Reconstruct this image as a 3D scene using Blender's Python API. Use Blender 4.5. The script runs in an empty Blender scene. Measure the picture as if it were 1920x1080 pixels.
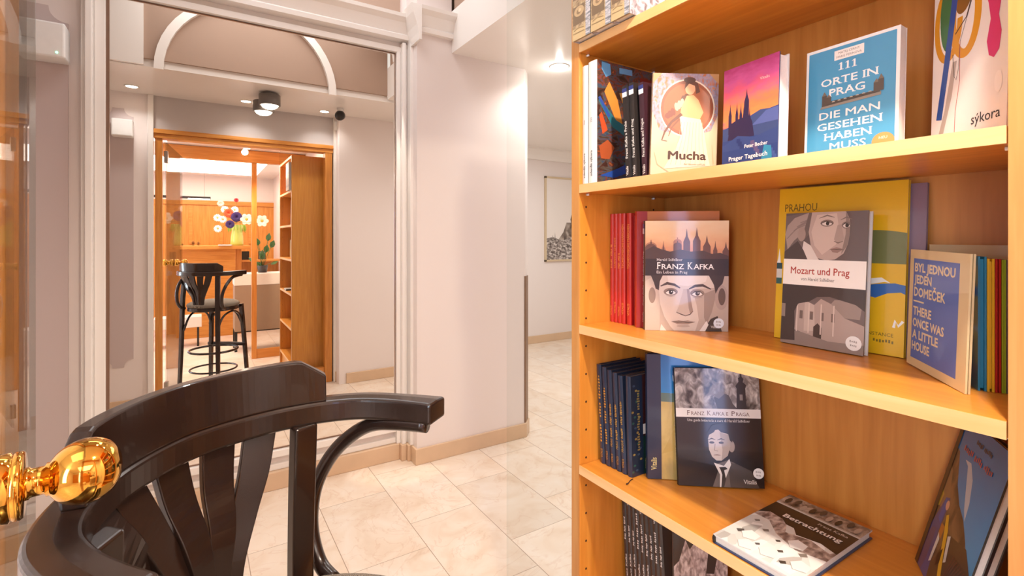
import bpy, bmesh, math, random
from mathutils import Vector, Matrix
C = bpy.context.scene.collection
S = bpy.context.scene
PI = math.pi
random.seed(7)

# ------------------------------------------------------------------ camera, world, lights, exposure
TH = 0.56687                                    # the camera looks 32.5 degrees to the right of the mirror's normal
cd = bpy.data.cameras.new('camera'); cam = bpy.data.objects.new('camera', cd); C.objects.link(cam)
cam.location = (0, 0, 1.4); cam.rotation_euler = (PI/2, 0, -TH)
cd.sensor_width = 36; cd.lens = 930/1920*36; cd.shift_y = -94/1920; cd.clip_start = 0.02
S.camera = cam
w = bpy.data.worlds.new('world'); S.world = w; w.use_nodes = True
w.node_tree.nodes['Background'].inputs[0].default_value = (1.0, 0.93, 0.86, 1)
w.node_tree.nodes['Background'].inputs[1].default_value = 0.9
S.view_settings.view_transform = 'Standard'; S.view_settings.look = 'None'
S.view_settings.gamma = 1; S.view_settings.use_curve_mapping = False
S.view_settings.exposure = 0.0

WARM = (1.0, 0.86, 0.70); SOFT = (1.0, 0.89, 0.78); HALL = (0.95, 0.98, 1.0); CLEAR = (1.0, 0.95, 0.9); DAY = (0.72, 0.84, 1.0)
def lamp(name, kind, loc, power, color=WARM, target=None, size=0.1, size_y=None, angle=None, blend=0.5):
    l = bpy.data.lights.new(name, kind); o = bpy.data.objects.new(name, l); C.objects.link(o)
    o.location = loc; l.energy = power; l.color = color
    if kind == 'AREA':
        l.size = size
        if size_y: l.shape = 'RECTANGLE'; l.size_y = size_y
    else: l.shadow_soft_size = size
    if kind == 'SPOT': l.spot_size = math.radians(angle or 90); l.spot_blend = blend
    d = Vector(target if target else (loc[0], loc[1], loc[2]-1)) - Vector(loc)
    o.rotation_euler = d.to_track_quat('-Z', 'Y').to_euler()
    return o
lamp('hall_light', 'AREA', (0.4, 2.5, 3.27), 17, HALL, None, 1.4, 0.9)
lamp('corridor_light', 'AREA', (3.2, 3.4, 2.57), 44, HALL, None, 1.6, 2.2)
lamp('corridor_downlight', 'SPOT', (2.12, 2.72, 2.56), 24, CLEAR, None, 0.03, angle=150, blend=0.6)
lamp('shelf_spot', 'SPOT', (0.445, 0.02, 2.33), 84, WARM, (0.85, 0.55, 1.1), 0.03, angle=140, blend=0.5)
lamp('inner_light', 'AREA', (0.0, -1.9, 2.38), 58, SOFT, None, 1.6, 1.6)
lamp('niche_light', 'AREA', (-0.6, 0.3, 2.38), 5, SOFT, None, 0.7, 0.7)
lamp('window_daylight', 'AREA', (-2.1, -0.9, 1.5), 45, DAY, (0.8, 0.5, 1.2), 0.5, 1.8)
lamp('corridor_glow', 'POINT', (2.12, 2.72, 2.545), 1.6, CLEAR, None, 0.02)
lamp('frame_spot', 'SPOT', (1.062, 2.965, 2.53), 60, (1.0, 0.9, 0.78), (1.062, 2.985, 0.5), 0.004, angle=16, blend=0.5)
for x in (-0.42, 0.38, 1.0):
    lamp('hall_downlight', 'SPOT', (x, 1.32, 2.55), 9, HALL, None, 0.04, angle=130, blend=0.7)
lamp('puck_light', 'SPOT', (0.5, 1.62, 2.44), 10.5, HALL, None, 0.05, angle=150, blend=0.7)

# ------------------------------------------------------------------ materials
def lin(h):
    h = h.lstrip('#'); r = []
    for i in (0, 2, 4):
        c = int(h[i:i+2], 16)/255
        r.append(c/12.92 if c <= 0.04045 else ((c+0.055)/1.055)**2.4)
    return (r[0], r[1], r[2], 1)
_m = {}
def base_mat(name):
    m = bpy.data.materials.new(name); m.use_nodes = True
    return m, m.node_tree.nodes, m.node_tree.links, m.node_tree.nodes['Principled BSDF']
def mat(name, col, rough=0.5, metal=0.0, var=0.04, scale=30, coat=0.0, bump=0.0, spec=0.5):
    """plain material with a little procedural variation of its colour"""
    if name in _m: return _m[name]
    m, N, L, b = base_mat(name); c = lin(col)
    b.inputs['Roughness'].default_value = rough; b.inputs['Metallic'].default_value = metal
    b.inputs['Coat Weight'].default_value = coat; b.inputs['Coat Roughness'].default_value = 0.06
    b.inputs['Specular IOR Level'].default_value = spec
    t = N.new('ShaderNodeTexCoord'); n = N.new('ShaderNodeTexNoise'); n.inputs['Scale'].default_value = scale
    r = N.new('ShaderNodeValToRGB')
    r.color_ramp.elements[0].color = tuple(max(0, v*(1-var)) for v in c[:3])+(1,)
    r.color_ramp.elements[1].color = tuple(min(1, v*(1+var)) for v in c[:3])+(1,)
    L.new(t.outputs['Object'], n.inputs['Vector']); L.new(n.outputs['Fac'], r.inputs['Fac']); L.new(r.outputs['Color'], b.inputs['Base Color'])
    if bump:
        q = N.new('ShaderNodeBump'); q.inputs['Strength'].default_value = bump; q.inputs['Distance'].default_value = 0.002
        L.new(n.outputs['Fac'], q.inputs['Height']); L.new(q.outputs['Normal'], b.inputs['Normal'])
    _m[name] = m; return m
def ramp(N, stops, interp='LINEAR'):
    r = N.new('ShaderNodeValToRGB'); r.color_ramp.interpolation = interp; e = r.color_ramp.elements
    e[0].position, e[0].color = stops[0][0], lin(stops[0][1]); e[1].position, e[1].color = stops[-1][0], lin(stops[-1][1])
    for p, c in stops[1:-1]: x = e.new(p); x.color = lin(c)
    return r
def wood(name, axis, a='#d98d36', b_='#e2993f', c_='#cf842f', rough=0.36, fine=55):
    """beech veneer with its grain along one axis"""
    m, N, L, b = base_mat(name); t = N.new('ShaderNodeTexCoord'); mp = N.new('ShaderNodeMapping')
    sc = [fine]*3; sc[axis] = fine*0.07; mp.inputs['Scale'].default_value = sc
    n = N.new('ShaderNodeTexNoise'); n.inputs['Scale'].default_value = 1.0; n.inputs['Detail'].default_value = 4; n.inputs['Distortion'].default_value = 0.4
    r = ramp(N, [(0.3, c_), (0.5, a), (0.7, b_)])
    L.new(t.outputs['Object'], mp.inputs['Vector']); L.new(mp.outputs['Vector'], n.inputs['Vector']); L.new(n.outputs['Fac'], r.inputs['Fac'])
    L.new(r.outputs['Color'], b.inputs['Base Color']); b.inputs['Roughness'].default_value = rough
    b.inputs['Coat Weight'].default_value = 0.15; b.inputs['Coat Roughness'].default_value = 0.25
    return m
def pm(col, rough=0.34):
    """printing ink on coated card"""
    return mat('print_'+col.lstrip('#')+('' if rough == 0.34 else '_%d' % (rough*100)), col, rough, 0, 0.02, 60, coat=0.45)
def gradient(name, stops, noise=0.0, nscale=6, rough=0.32, coat=0.5):
    """printed picture: colours run up the cover, broken by cloud-like noise"""
    m, N, L, b = base_mat(name); uv = N.new('ShaderNodeUVMap'); sp = N.new('ShaderNodeSeparateXYZ'); L.new(uv.outputs['UV'], sp.inputs[0])
    n = N.new('ShaderNodeTexNoise'); n.inputs['Detail'].default_value = 5
    mp = N.new('ShaderNodeMapping'); mp.inputs['Scale'].default_value = (nscale, nscale*3.5, 1)
    L.new(uv.outputs['UV'], mp.inputs[0]); L.new(mp.outputs[0], n.inputs['Vector']); n.inputs['Scale'].default_value = 1
    s = N.new('ShaderNodeMath'); s.operation = 'SUBTRACT'; L.new(n.outputs['Fac'], s.inputs[0]); s.inputs[1].default_value = 0.5
    k = N.new('ShaderNodeMath'); k.operation = 'MULTIPLY_ADD'; L.new(s.outputs[0], k.inputs[0]); k.inputs[1].default_value = noise; L.new(sp.outputs[1], k.inputs[2])
    r = ramp(N, stops); L.new(k.outputs[0], r.inputs['Fac']); L.new(r.outputs['Color'], b.inputs['Base Color'])
    b.inputs['Roughness'].default_value = rough; b.inputs['Coat Weight'].default_value = coat; b.inputs['Coat Roughness'].default_value = 0.05
    return m
def photo(name, stops, scale=14, detail=8, dist=0.6, stretch=(1, 1, 1), rough=0.32, coat=0.5, kind='noise', interp='LINEAR'):
    """printed half-tone picture"""
    m, N, L, b = base_mat(name); uv = N.new('ShaderNodeUVMap'); mp = N.new('ShaderNodeMapping'); mp.inputs['Scale'].default_value = stretch
    L.new(uv.outputs['UV'], mp.inputs[0])
    if kind == 'noise':
        n = N.new('ShaderNodeTexNoise'); n.inputs['Scale'].default_value = scale; n.inputs['Detail'].default_value = detail; n.inputs['Distortion'].default_value = dist; o = n.outputs['Fac']
    else:
        n = N.new('ShaderNodeTexVoronoi'); n.inputs['Scale'].default_value = scale; n.feature = 'F1'; o = n.outputs['Color' if kind == 'cells' else 'Distance']
    L.new(mp.outputs[0], n.inputs['Vector']); r = ramp(N, stops, interp); L.new(o, r.inputs['Fac']); L.new(r.outputs['Color'], b.inputs['Base Color'])
    b.inputs['Roughness'].default_value = rough; b.inputs['Coat Weight'].default_value = coat; b.inputs['Coat Roughness'].default_value = 0.05
    return m
def glass_mat(name, tint=(0.97, 0.985, 0.98, 1), refl=0.42):
    m, N, L, b = base_mat(name); N.remove(b); out = N['Material Output']
    t = N.new('ShaderNodeBsdfTransparent'); t.inputs[0].default_value = tint
    g = N.new('ShaderNodeBsdfGlossy'); g.inputs['Roughness'].default_value = 0.0; g.inputs[0].default_value = (refl, refl, refl, 1)
    f = N.new('ShaderNodeFresnel'); x = N.new('ShaderNodeMixShader')
    ge = N.new('ShaderNodeNewGeometry'); q = N.new('ShaderNodeMath'); q.operation = 'MULTIPLY_ADD'      # same reflectance on both faces of the pane
    L.new(ge.outputs['Backfacing'], q.inputs[0]); q.inputs[1].default_value = 1/1.22-1.22; q.inputs[2].default_value = 1.22; L.new(q.outputs[0], f.inputs[0])
    L.new(f.outputs[0], x.inputs[0]); L.new(t.outputs[0], x.inputs[1]); L.new(g.outputs[0], x.inputs[2]); L.new(x.outputs[0], out.inputs[0])
    return m
def emit(name, col, s):
    m, N, L, b = base_mat(name); c = lin(col); b.inputs['Base Color'].default_value = c
    b.inputs['Emission Color'].default_value = c; b.inputs['Emission Strength'].default_value = s
    return m
def tile_mat():
    """cream marble tiles 34.7 x 58.5 cm laid in staggered rows, thin grey joints"""
    m, N, L, b = base_mat('cream_marble_tile'); t = N.new('ShaderNodeTexCoord'); sp = N.new('ShaderNodeSeparateXYZ'); L.new(t.outputs['Object'], sp.inputs[0])
    def M(op, a, v=None, v2=None):
        n = N.new('ShaderNodeMath'); n.operation = op
        for i, q in enumerate((a, v, v2)):
            if q is None: continue
            if isinstance(q, (int, float)): n.inputs[i].default_value = q
            else: L.new(q, n.inputs[i])
        return n.outputs[0]
    xi = M('DIVIDE', M('SUBTRACT', sp.outputs[0], 0.885), 0.347); row = M('FLOOR', xi)
    yi = M('DIVIDE', M('SUBTRACT', M('SUBTRACT', sp.outputs[1], 2.315), M('MULTIPLY', row, 0.212)), 0.585); colm = M('FLOOR', yi)
    fx = M('ABSOLUTE', M('SUBTRACT', M('FRACT', xi), 0.5)); fy = M('ABSOLUTE', M('SUBTRACT', M('FRACT', yi), 0.5))
    gx = M('GREATER_THAN', fx, 0.5-0.0016/0.347); gy = M('GREATER_THAN', fy, 0.5-0.0012/0.585); g = M('MAXIMUM', gx, gy)
    cb = N.new('ShaderNodeCombineXYZ'); L.new(row, cb.inputs[0]); L.new(colm, cb.inputs[1])
    wn = N.new('ShaderNodeTexWhiteNoise'); L.new(cb.outputs[0], wn.inputs['Vector'])
    ad = N.new('ShaderNodeVectorMath'); ad.operation = 'MULTIPLY_ADD'; L.new(wn.outputs['Color'], ad.inputs[0]); ad.inputs[1].default_value = (9, 9, 9); L.new(t.outputs['Object'], ad.inputs[2])
    n = N.new('ShaderNodeTexNoise'); n.inputs['Scale'].default_value = 4.5; n.inputs['Detail'].default_value = 7; n.inputs['Distortion'].default_value = 1.2; L.new(ad.outputs[0], n.inputs['Vector'])
    r = ramp(N, [(0.3, '#e6cdb4'), (0.5, '#f0ddc9'), (0.7, '#f4e5d5')]); L.new(n.outputs['Fac'], r.inputs['Fac'])
    n2 = N.new('ShaderNodeTexNoise'); n2.inputs['Scale'].default_value = 3.0; n2.inputs['Detail'].default_value = 5; n2.inputs['Distortion'].default_value = 2.5; L.new(ad.outputs[0], n2.inputs['Vector'])
    v = M('SUBTRACT', 1.0, M('MULTIPLY', M('ABSOLUTE', M('SUBTRACT', n2.outputs['Fac'], 0.5)), 55.0)); v = M('MULTIPLY', M('MAXIMUM', v, 0.0), 0.25)
    mx = N.new('ShaderNodeMixRGB'); L.new(v, mx.inputs[0]); L.new(r.outputs[0], mx.inputs[1]); mx.inputs[2].default_value = lin('#cf9f7c')
    bt = M('MULTIPLY_ADD', wn.outputs['Value'], 0.12, 0.92); hs = N.new('ShaderNodeHueSaturation'); L.new(bt, hs.inputs['Value']); L.new(mx.outputs[0], hs.inputs['Color'])
    m2 = N.new('ShaderNodeMixRGB'); L.new(g, m2.inputs[0]); L.new(hs.outputs[0], m2.inputs[1]); m2.inputs[2].default_value = lin('#a98c72')
    L.new(m2.outputs[0], b.inputs['Base Color']); b.inputs['Roughness'].default_value = 0.32
    return m
def fabric_mat():
    m, N, L, b = base_mat('woven_upholstery'); t = N.new('ShaderNodeTexCoord')
    a = N.new('ShaderNodeTexWave'); a.inputs['Scale'].default_value = 95; a.bands_direction = 'X'; a.inputs['Distortion'].default_value = 6; a.inputs['Detail Scale'].default_value = 12
    n = N.new('ShaderNodeTexNoise'); n.inputs['Scale'].default_value = 420
    L.new(t.outputs['Object'], a.inputs['Vector']); L.new(t.outputs['Object'], n.inputs['Vector'])
    mu = N.new('ShaderNodeMath'); mu.operation = 'MULTIPLY'; L.new(a.outputs['Fac'], mu.inputs[0]); L.new(n.outputs['Fac'], mu.inputs[1])
    r = ramp(N, [(0.12, '#2d2824'), (0.3, '#7d7062'), (0.5, '#c8bba8')]); L.new(mu.outputs[0], r.inputs['Fac']); L.new(r.outputs['Color'], b.inputs['Base Color'])
    b.inputs['Roughness'].default_value = 0.9; return m

M_WALL = mat('white_wall_paint', '#f0e4df', 0.42, var=0.01, scale=3)
M_TRIM = mat('white_gloss_paint', '#f6efe9', 0.22, var=0.01, scale=3)
M_MAUVE = mat('mauve_grey_paint', '#cdbcb9', 0.5, var=0.01, scale=3)
M_TAUPE = mat('taupe_paint', '#b09380', 0.6, var=0.02, scale=3)
M_GREY = mat('grey_paint', '#c9c0bd', 0.5, var=0.01, scale=3)
M_STONE = mat('beige_marble_skirting', '#dcbb9a', 0.3, var=0.09, scale=9)
M_WX, M_WY, M_WZ = wood('beech_x', 0), wood('beech_y', 1), wood('beech_z', 2)
M_BACK = wood('beech_back', 2, '#c27d34', '#cb873b', '#b8742c', 0.42)
M_EDGE = wood('beech_edge', 1, '#ebb87c', '#f0c189', '#e2ab6c', 0.4, 40)
M_EDGEZ = wood('beech_edge_upright', 2, '#c98b4a', '#d09656', '#bd7e40', 0.4, 60)
M_FX, M_FZ = wood('frame_wood_x', 0, '#d48a3c', '#dc9648', '#c67c32'), wood('frame_wood_z', 2, '#d48a3c', '#dc9648', '#c67c32')
M_DARK = mat('espresso_stained_beech', '#251711', 0.27, var=0.12, scale=25, coat=0.25)
M_BRASS = mat('polished_brass', '#e0a94c', 0.07, 1.0, 0.02, 40)
M_STEEL = mat('brushed_steel', '#b8b4ae', 0.3, 1.0)
M_GLASS = glass_mat('clear_glass')
M_PAPER = mat('page_paper', '#e2dad0', 0.8, var=0.08, scale=400)
M_PAPERW = mat('white_page_paper', '#eeeae6', 0.8, var=0.06, scale=400)
M_WHITE = mat('white_plastic', '#f2efec', 0.35)
M_BLACK = mat('black_plastic', '#1a1817', 0.35)
M_LEAF = mat('leaf_green', '#3f6b2f', 0.35, var=0.3, scale=20)
M_LAMPGLASS = emit('lit_lens', '#fff2df', 9)
M_DOWN = emit('lit_downlight', '#fff0dc', 14)

# ------------------------------------------------------------------ mesh builder
class MB:
    def __init__(s): s.v = []; s.f = []; s.mi = []; s.uv = []; s.sm = []; s.ms = []
    def _mat(s, m):
        if m not in s.ms: s.ms.append(m)
        return s.ms.index(m)
    def face(s, pts, m=None, uv=None, smooth=False):
        b = len(s.v); s.v += [tuple(p) for p in pts]; s.f.append(list(range(b, b+len(pts))))
        s.mi.append(s._mat(m)); s.uv.append(uv or [(0, 0)]*len(pts)); s.sm.append(smooth)
    def mesh(s, vs, fs, m=None, smooth=False):
        b = len(s.v); s.v += [tuple(p) for p in vs]; k = s._mat(m)
        for f in fs: s.f.append([b+i for i in f]); s.mi.append(k); s.uv.append([(0, 0)]*len(f)); s.sm.append(smooth)
    def box(s, a, b, m=None):
        x0, y0, z0 = (min(a[i], b[i]) for i in range(3)); x1, y1, z1 = (max(a[i], b[i]) for i in range(3))
        s.mesh([(x0, y0, z0), (x1, y0, z0), (x1, y1, z0), (x0, y1, z0), (x0, y0, z1), (x1, y0, z1), (x1, y1, z1), (x0, y1, z1)],
               [(0, 3, 2, 1), (4, 5, 6, 7), (0, 1, 5, 4), (1, 2, 6, 5), (2, 3, 7, 6), (3, 0, 4, 7)], m)
        return s
    def prism(s, poly, z0, z1, m=None, axes=(0, 1, 2)):
        """extrude a 2-D outline (counter-clockwise) along the third of axes"""
        n = len(poly); vs = []
        for z in (z0, z1):
            for p in poly:
                q = [0, 0, 0]; q[axes[0]] = p[0]; q[axes[1]] = p[1]; q[axes[2]] = z; vs.append(tuple(q))
        s.mesh(vs, [list(range(n))[::-1], list(range(n, 2*n))] + [(i, (i+1) % n, n+(i+1) % n, n+i) for i in range(n)], m); return s
    def sweep(s, path, frames, sec, m=None, smooth=False, cap=True):
        """section points (a,b) placed by frames (A,B) at each path point"""
        n = len(sec[0]) if isinstance(sec[0][0], (tuple, list)) else len(sec); vs = []
        for i, (p, (A, B)) in enumerate(zip(path, frames)):
            sc = sec[i] if isinstance(sec[0][0], (tuple, list)) else sec
            for a, b in sc: vs.append(tuple(Vector(p)+Vector(A)*a+Vector(B)*b))
        fs = []
        for i in range(len(path)-1):
            for j in range(n): fs.append((i*n+j, i*n+(j+1) % n, (i+1)*n+(j+1) % n, (i+1)*n+j))
        if cap: fs += [list(range(n))[::-1], [(len(path)-1)*n+j for j in range(n)]]
        s.mesh(vs, fs, m, smooth); return s
    def tube(s, path, r, m=None, n=12, smooth=True):
        P = [Vector(p) for p in path]; fr = []; up = None
        for i in range(len(P)):
            t = (P[min(i+1, len(P)-1)]-P[max(i-1, 0)]).normalized()
            if up is None: up = Vector((0, 0, 1)) if abs(t.z) < 0.9 else Vector((1, 0, 0))
            A = t.cross(up).normalized(); B = A.cross(t).normalized(); up = B; fr.append((A, B))
        rs = r if isinstance(r, (list, tuple)) else [r]*len(P)
        s.sweep(path, fr, [[(q*math.cos(2*PI*j/n), q*math.sin(2*PI*j/n)) for j in range(n)] for q in rs], m, smooth); return s
    def lathe(s, prof, m=None, n=24, base=(0, 0, 0), axis=(0, 0, 1), smooth=True):
        ax = Vector(axis).normalized(); A = ax.orthogonal().normalized(); B = ax.cross(A); o = Vector(base)
        s.sweep([tuple(o+ax*h) for r, h in prof], [(A, B)]*len(prof), [[(r*math.cos(2*PI*j/n), r*math.sin(2*PI*j/n)) for j in range(n)] for r, h in prof], m, smooth); return s
    def build(s, name, m=None, parent=None, bevel=0, seg=2, sub=0, ang=None):
        me = bpy.data.meshes.new(name); me.from_pydata(s.v, [], s.f); o = bpy.data.objects.new(name, me); C.objects.link(o)
        for q in s.ms: me.materials.append(q or m)
        uvl = me.uv_layers.new(name='UVMap')
        for p, k, uv, sm in zip(me.polygons, s.mi, s.uv, s.sm):
            p.material_index = k; p.use_smooth = sm
            for li, q in zip(p.loop_indices, uv): uvl.data[li].uv = q
        me.validate(); me.update()
        if parent: o.parent = parent
        if bevel:
            b = o.modifiers.new('bevel', 'BEVEL'); b.width = bevel; b.segments = seg; b.limit_method = 'ANGLE'; b.angle_limit = math.radians(ang or 40); b.harden_normals = False
        if sub: q = o.modifiers.new('sub', 'SUBSURF'); q.levels = sub; q.render_levels = sub
        return o
def tag(o, label, cat, group=None, kind=None):
    if label: o['label'] = label
    if cat: o['category'] = cat
    if group: o['group'] = group
    if kind: o['kind'] = kind
    return o
def empty(name, loc=(0, 0, 0), rz=0, label=None, cat=None, group=None):
    o = bpy.data.objects.new(name, None); C.objects.link(o); o.location = loc; o.rotation_euler = (0, 0, rz); o.empty_display_size = 0.05
    return tag(o, label, cat, group)
def box(name, a, b, m, parent=None, bevel=0): return MB().box(a, b).build(name, m, parent, bevel)
def struct(name, mb, m, bevel=0):
    o = mb.build(name, m, None, bevel); o['kind'] = 'structure'; return o
def copy_tree(o, parent=None):
    c = o.copy(); C.objects.link(c)
    if parent: c.parent = parent
    for ch in list(o.children): copy_tree(ch, c)
    return c

# ------------------------------------------------------------------ the room
struct('floor', MB().box((-3, -4, -0.1), (6, 6, 0)), tile_mat())
struct('wall_mirror_side', MB().box((-1.7, 3.08, 0), (1.15, 3.25, 3.4)), M_WALL)
pier = MB().prism([(1.15, 2.9), (1.955, 2.9), (2.017, 2.962), (2.017, 5.4), (1.15, 5.4)], 0, 2.587).prism([(1.15, 2.9), (1.386, 2.9), (1.386, 5.4), (1.15, 5.4)], 2.587, 3.4)
struct('wall_pier', pier, M_WALL)
struct('wall_corridor_back', MB().box((2.0, 5.4, 0), (5.6, 5.55, 3.4)), M_WALL)
struct('wall_corridor_right', MB().box((5.5, 1.0, 0), (5.65, 5.55, 2.6)), M_WALL)
struct('wall_beside_shelf', MB().box((1.15, 0.98, 0), (5.6, 1.24, 2.57)), M_WALL)
struct('wall_hall_left', MB().box((-1.7, 1.1, 0), (-1.58, 3.1, 3.4)), M_WALL)
struct('wall_partition_left', MB().box((-2.3, 1.0, 0), (-0.3, 1.1, 2.57)), M_WALL)
struct('wall_over_partition', MB().box((-0.3, 1.0, 2.30), (1.15, 1.1, 2.57)), M_GREY)
struct('ceiling_corridor', MB().box((1.386, 1.95, 2.587), (5.6, 5.4, 2.855)), M_TRIM)
struct('ceiling_hall_soffit', MB().box((-1.7, 1.0, 2.57), (5.6, 1.93, 2.62)), M_TRIM)
struct('ceiling_hall', MB().box((-1.7, 1.1, 3.32), (5.6, 5.55, 3.4)), M_TAUPE)
struct('wall_lunette', MB().box((-1.7, 1.85, 2.62), (1.386, 1.95, 3.32)), M_TAUPE)
struct('wall_lunette_mirror_side', MB().box((-0.46, 3.06, 2.78), (1.10, 3.085, 3.32)), M_TAUPE)
struct('wall_over_soffit', MB().box((1.40, 1.98, 2.85), (1.44, 2.89, 3.32)), M_TAUPE)
def arch(y0, y1, cx, r, z0, zr, t):
    mb = MB(); outer = []; inner = []
    for i in range(25):
        a = PI*i/24; outer.append((cx-(r+t)*math.cos(a), z0+(zr+t)*math.sin(a))); inner.append((cx-r*math.cos(a), z0+zr*math.sin(a)))
    for i in range(24):
        q = [outer[i], outer[i+1], inner[i+1], inner[i]]; mb.prism(q[::-1], y0, y1, None, (0, 2, 1))
    return mb
struct('trim_1', arch(1.95, 1.985, 0.355, 0.545, 2.55, 0.55, 0.055), M_TRIM)
struct('trim_2', MB().box((-0.62, 1.95, 2.57), (-0.30, 1.975, 3.3)), M_TRIM)
# inner room
struct('wall_inner_right', MB().box((1.12, -3.4, 0), (1.15, 1.0, 2.45)), M_WALL)
lw = MB().box((-2.4, -3.4, 0), (-2.3, 1.1, 0.5)).box((-2.4, -3.4, 2.2), (-2.3, 1.1, 2.45)).box((-2.4, -0.2, 0.5), (-2.3, 1.1, 2.2)).box((-2.4, -3.4, 0.5), (-2.3, -1.6, 2.2))
struct('wall_window_side', lw, M_WALL)
struct('wall_bar_back', MB().box((-2.4, -3.4, 0), (1.15, -3.3, 2.45)), M_WALL)
struct('ceiling_inner', MB().box((-2.4, -3.4, 2.41), (1.15, 1.0, 2.5)), M_TRIM)
wb = MB(); wb.box((-2.3, -3.3, 0), (1.12, -3.265, 2.0))
struct('wall_panelling', wb, M_FZ)
t3 = MB()
for i in range(8):
    x = -2.2+i*0.42; t3.box((x, -3.265, 1.3), (x+0.05, -3.255, 1.95))
t3.box((-2.3, -3.265, 1.93), (1.12, -3.24, 2.0))
struct('trim_3', t3, M_FX)

wn = MB(); wn.box((-1.09, -3.262, 0.0), (-1.05, -3.235, 2.36)).box((-0.83, -3.262, 0.0), (-0.79, -3.235, 2.36)).box((-1.05, -3.262, 0.0), (-0.83, -3.235, 0.06)).box((-1.05, -3.262, 2.3), (-0.83, -3.235, 2.36))
wn.box((-1.05, -3.258, 0.06), (-0.83, -3.25, 2.3), emit('daylight_pane', '#a9c4ff', 11))
struct('window_1', wn, M_TRIM)
# frame mouldings round the mirror
def strip(name, boxes, m):
    mb = MB()
    for a, b in boxes: mb.box(a, b)
    return struct(name, mb, m, 0.004)
strip('trim_4', [((1.068, 3.03, 0.10), (1.094, 3.09, 2.60)), ((1.094, 3.0, 0.10), (1.118, 3.09, 2.63)), ((1.118, 3.02, 0.1), (1.135, 3.09, 2.63)), ((1.132, 2.96, 0.1), (1.16, 3.09, 2.63))], M_TRIM)
strip('trim_5', [((-0.41, 3.05, 0.10), (-0.366, 3.09, 2.60)), ((-0.437, 3.0, 0.10), (-0.41, 3.09, 2.63)), ((-0.455, 3.03, 0.1), (-0.437, 3.09, 2.6))], M_TRIM)
corn = [(3.09, 2.575), (3.03, 2.575), (3.025, 2.605), (3.05, 2.605), (3.05, 2.64), (2.99, 2.645), (2.985, 2.67), (2.995, 2.68), (2.99, 2.69), (2.965, 2.74), (2.94, 2.765), (2.935, 2.785), (3.09, 2.785)]
def run(name, prof, x0, x1, m=M_TRIM):
    mb = MB(); mb.prism([(p[0], p[1]) for p in prof][::-1], x0, x1, None, (1, 2, 0)); return struct(name, mb, m)
run('trim_6', corn, -1.58, 1.15)
corn2 = [(y-0.12, z+0.025) for y, z in corn]
run('trim_7', corn2, 1.15, 1.386)
mb = MB(); mb.prism([(x-0.0, z) for x, z in [(1.15, 2.6), (1.135, 2.6), (1.13, 2.64), (1.12, 2.69), (1.095, 2.76), (1.085, 2.81), (1.15, 2.81)]][::-1], 2.82, 3.09, None, (0, 2, 1))
struct('trim_8', mb, M_TRIM)
strip('trim_9', [((-0.366, 3.05, 0.10), (1.068, 3.085, 0.135)), ((-0.366, 3.035, 0.175), (1.068, 3.085, 0.215))], M_TRIM)
run('trim_10', [(5.4, 2.44), (5.37, 2.44), (5.34, 2.5), (5.29, 2.56), (5.28, 2.587), (5.4, 2.587)], 2.017, 5.5)
# skirtings
strip('baseboard_mirror_side', [((-1.58, 3.025, 0), (1.085, 3.09, 0.1)), ((1.085, 2.99, 0), (1.118, 3.05, 0.1)), ((1.118, 2.965, 0), (1.137, 3.05, 0.1))], M_STONE)
mb = MB().prism([(1.137, 2.885), (1.96, 2.885), (2.032, 2.957), (2.032, 5.39), (2.017, 5.39), (2.017, 2.962), (1.955, 2.9), (1.152, 2.9), (1.152, 3.05), (1.137, 3.05)], 0, 0.098)
struct('baseboard_pier', mb, M_STONE, 0.003)
strip('baseboard_corridor', [((2.03, 5.385, 0), (5.5, 5.4, 0.1))], M_STONE)
strip('baseboard_beside_shelf', [((1.215, 1.24, 0), (5.5, 1.255, 0.1)), ((1.14, 1.1, 0), (1.2, 1.13, 0.1))], M_STONE)
strip('baseboard_partition_left', [((-1.58, 1.1, 0), (-0.305, 1.115, 0.1))], M_STONE)
strip('trim_11', [((1.125, 1.1, 0), (1.155, 1.125, 2.57)), ((-0.335, 1.1, 0.1), (-0.295, 1.125, 2.57))], M_TRIM)

# recessed mauve panels with notched corners, on both sides of the hall
def notched(x0, x1, z0, z1, r, y0, y1):
    p = []
    for cx, cz, a0 in ((x1, z0, 180), (x1, z1, 270), (x0, z1, 0), (x0, z0, 90)):
        for i in range(7):
            a = math.radians(a0-90*i/6); p.append((cx+r*math.cos(a), cz+r*math.sin(a)))
    return MB().prism(p[::-1], y0, y1, None, (0, 2, 1))
struct('trim_12', notched(-0.78, -0.505, 0.32, 2.47, 0.07, 3.068, 3.082), M_MAUVE)
struct('trim_13', notched(-0.62, -0.427, 0.365, 2.435, 0.06, 1.095, 1.106), M_MAUVE)
def alarm_box(x0, x1, y0, y1, z0, z1, label):
    t = empty('wall_box', ((x0+x1)/2, (y0+y1)/2, z0), 0, label, 'alarm box')
    hx, hy, h = (x1-x0)/2, abs(y1-y0)/2, z1-z0
    box('casing', (-hx, -hy, 0), (hx, hy, h), M_WHITE, t, 0.008)
    return t, hx, hy, h
t, hx, hy, h = alarm_box(-0.66, -0.497, 2.955, 3.068, 2.205, 2.362, 'white box with small green light high on the mauve panel left of the mirror')
MB().lathe([(0.005, 0), (0.004, 0.003), (0, 0.004)], None, 12, (hx-0.028, -hy, 0.022), (0, -1, 0)).build('indicator_light', emit('green_led', '#8cf0c0', 3), t)
t, hx, hy, h = alarm_box(-0.56, -0.423, 1.106, 1.2, 2.20, 2.335, 'plain white box on the opposite mauve panel, seen in the mirror')

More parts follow.
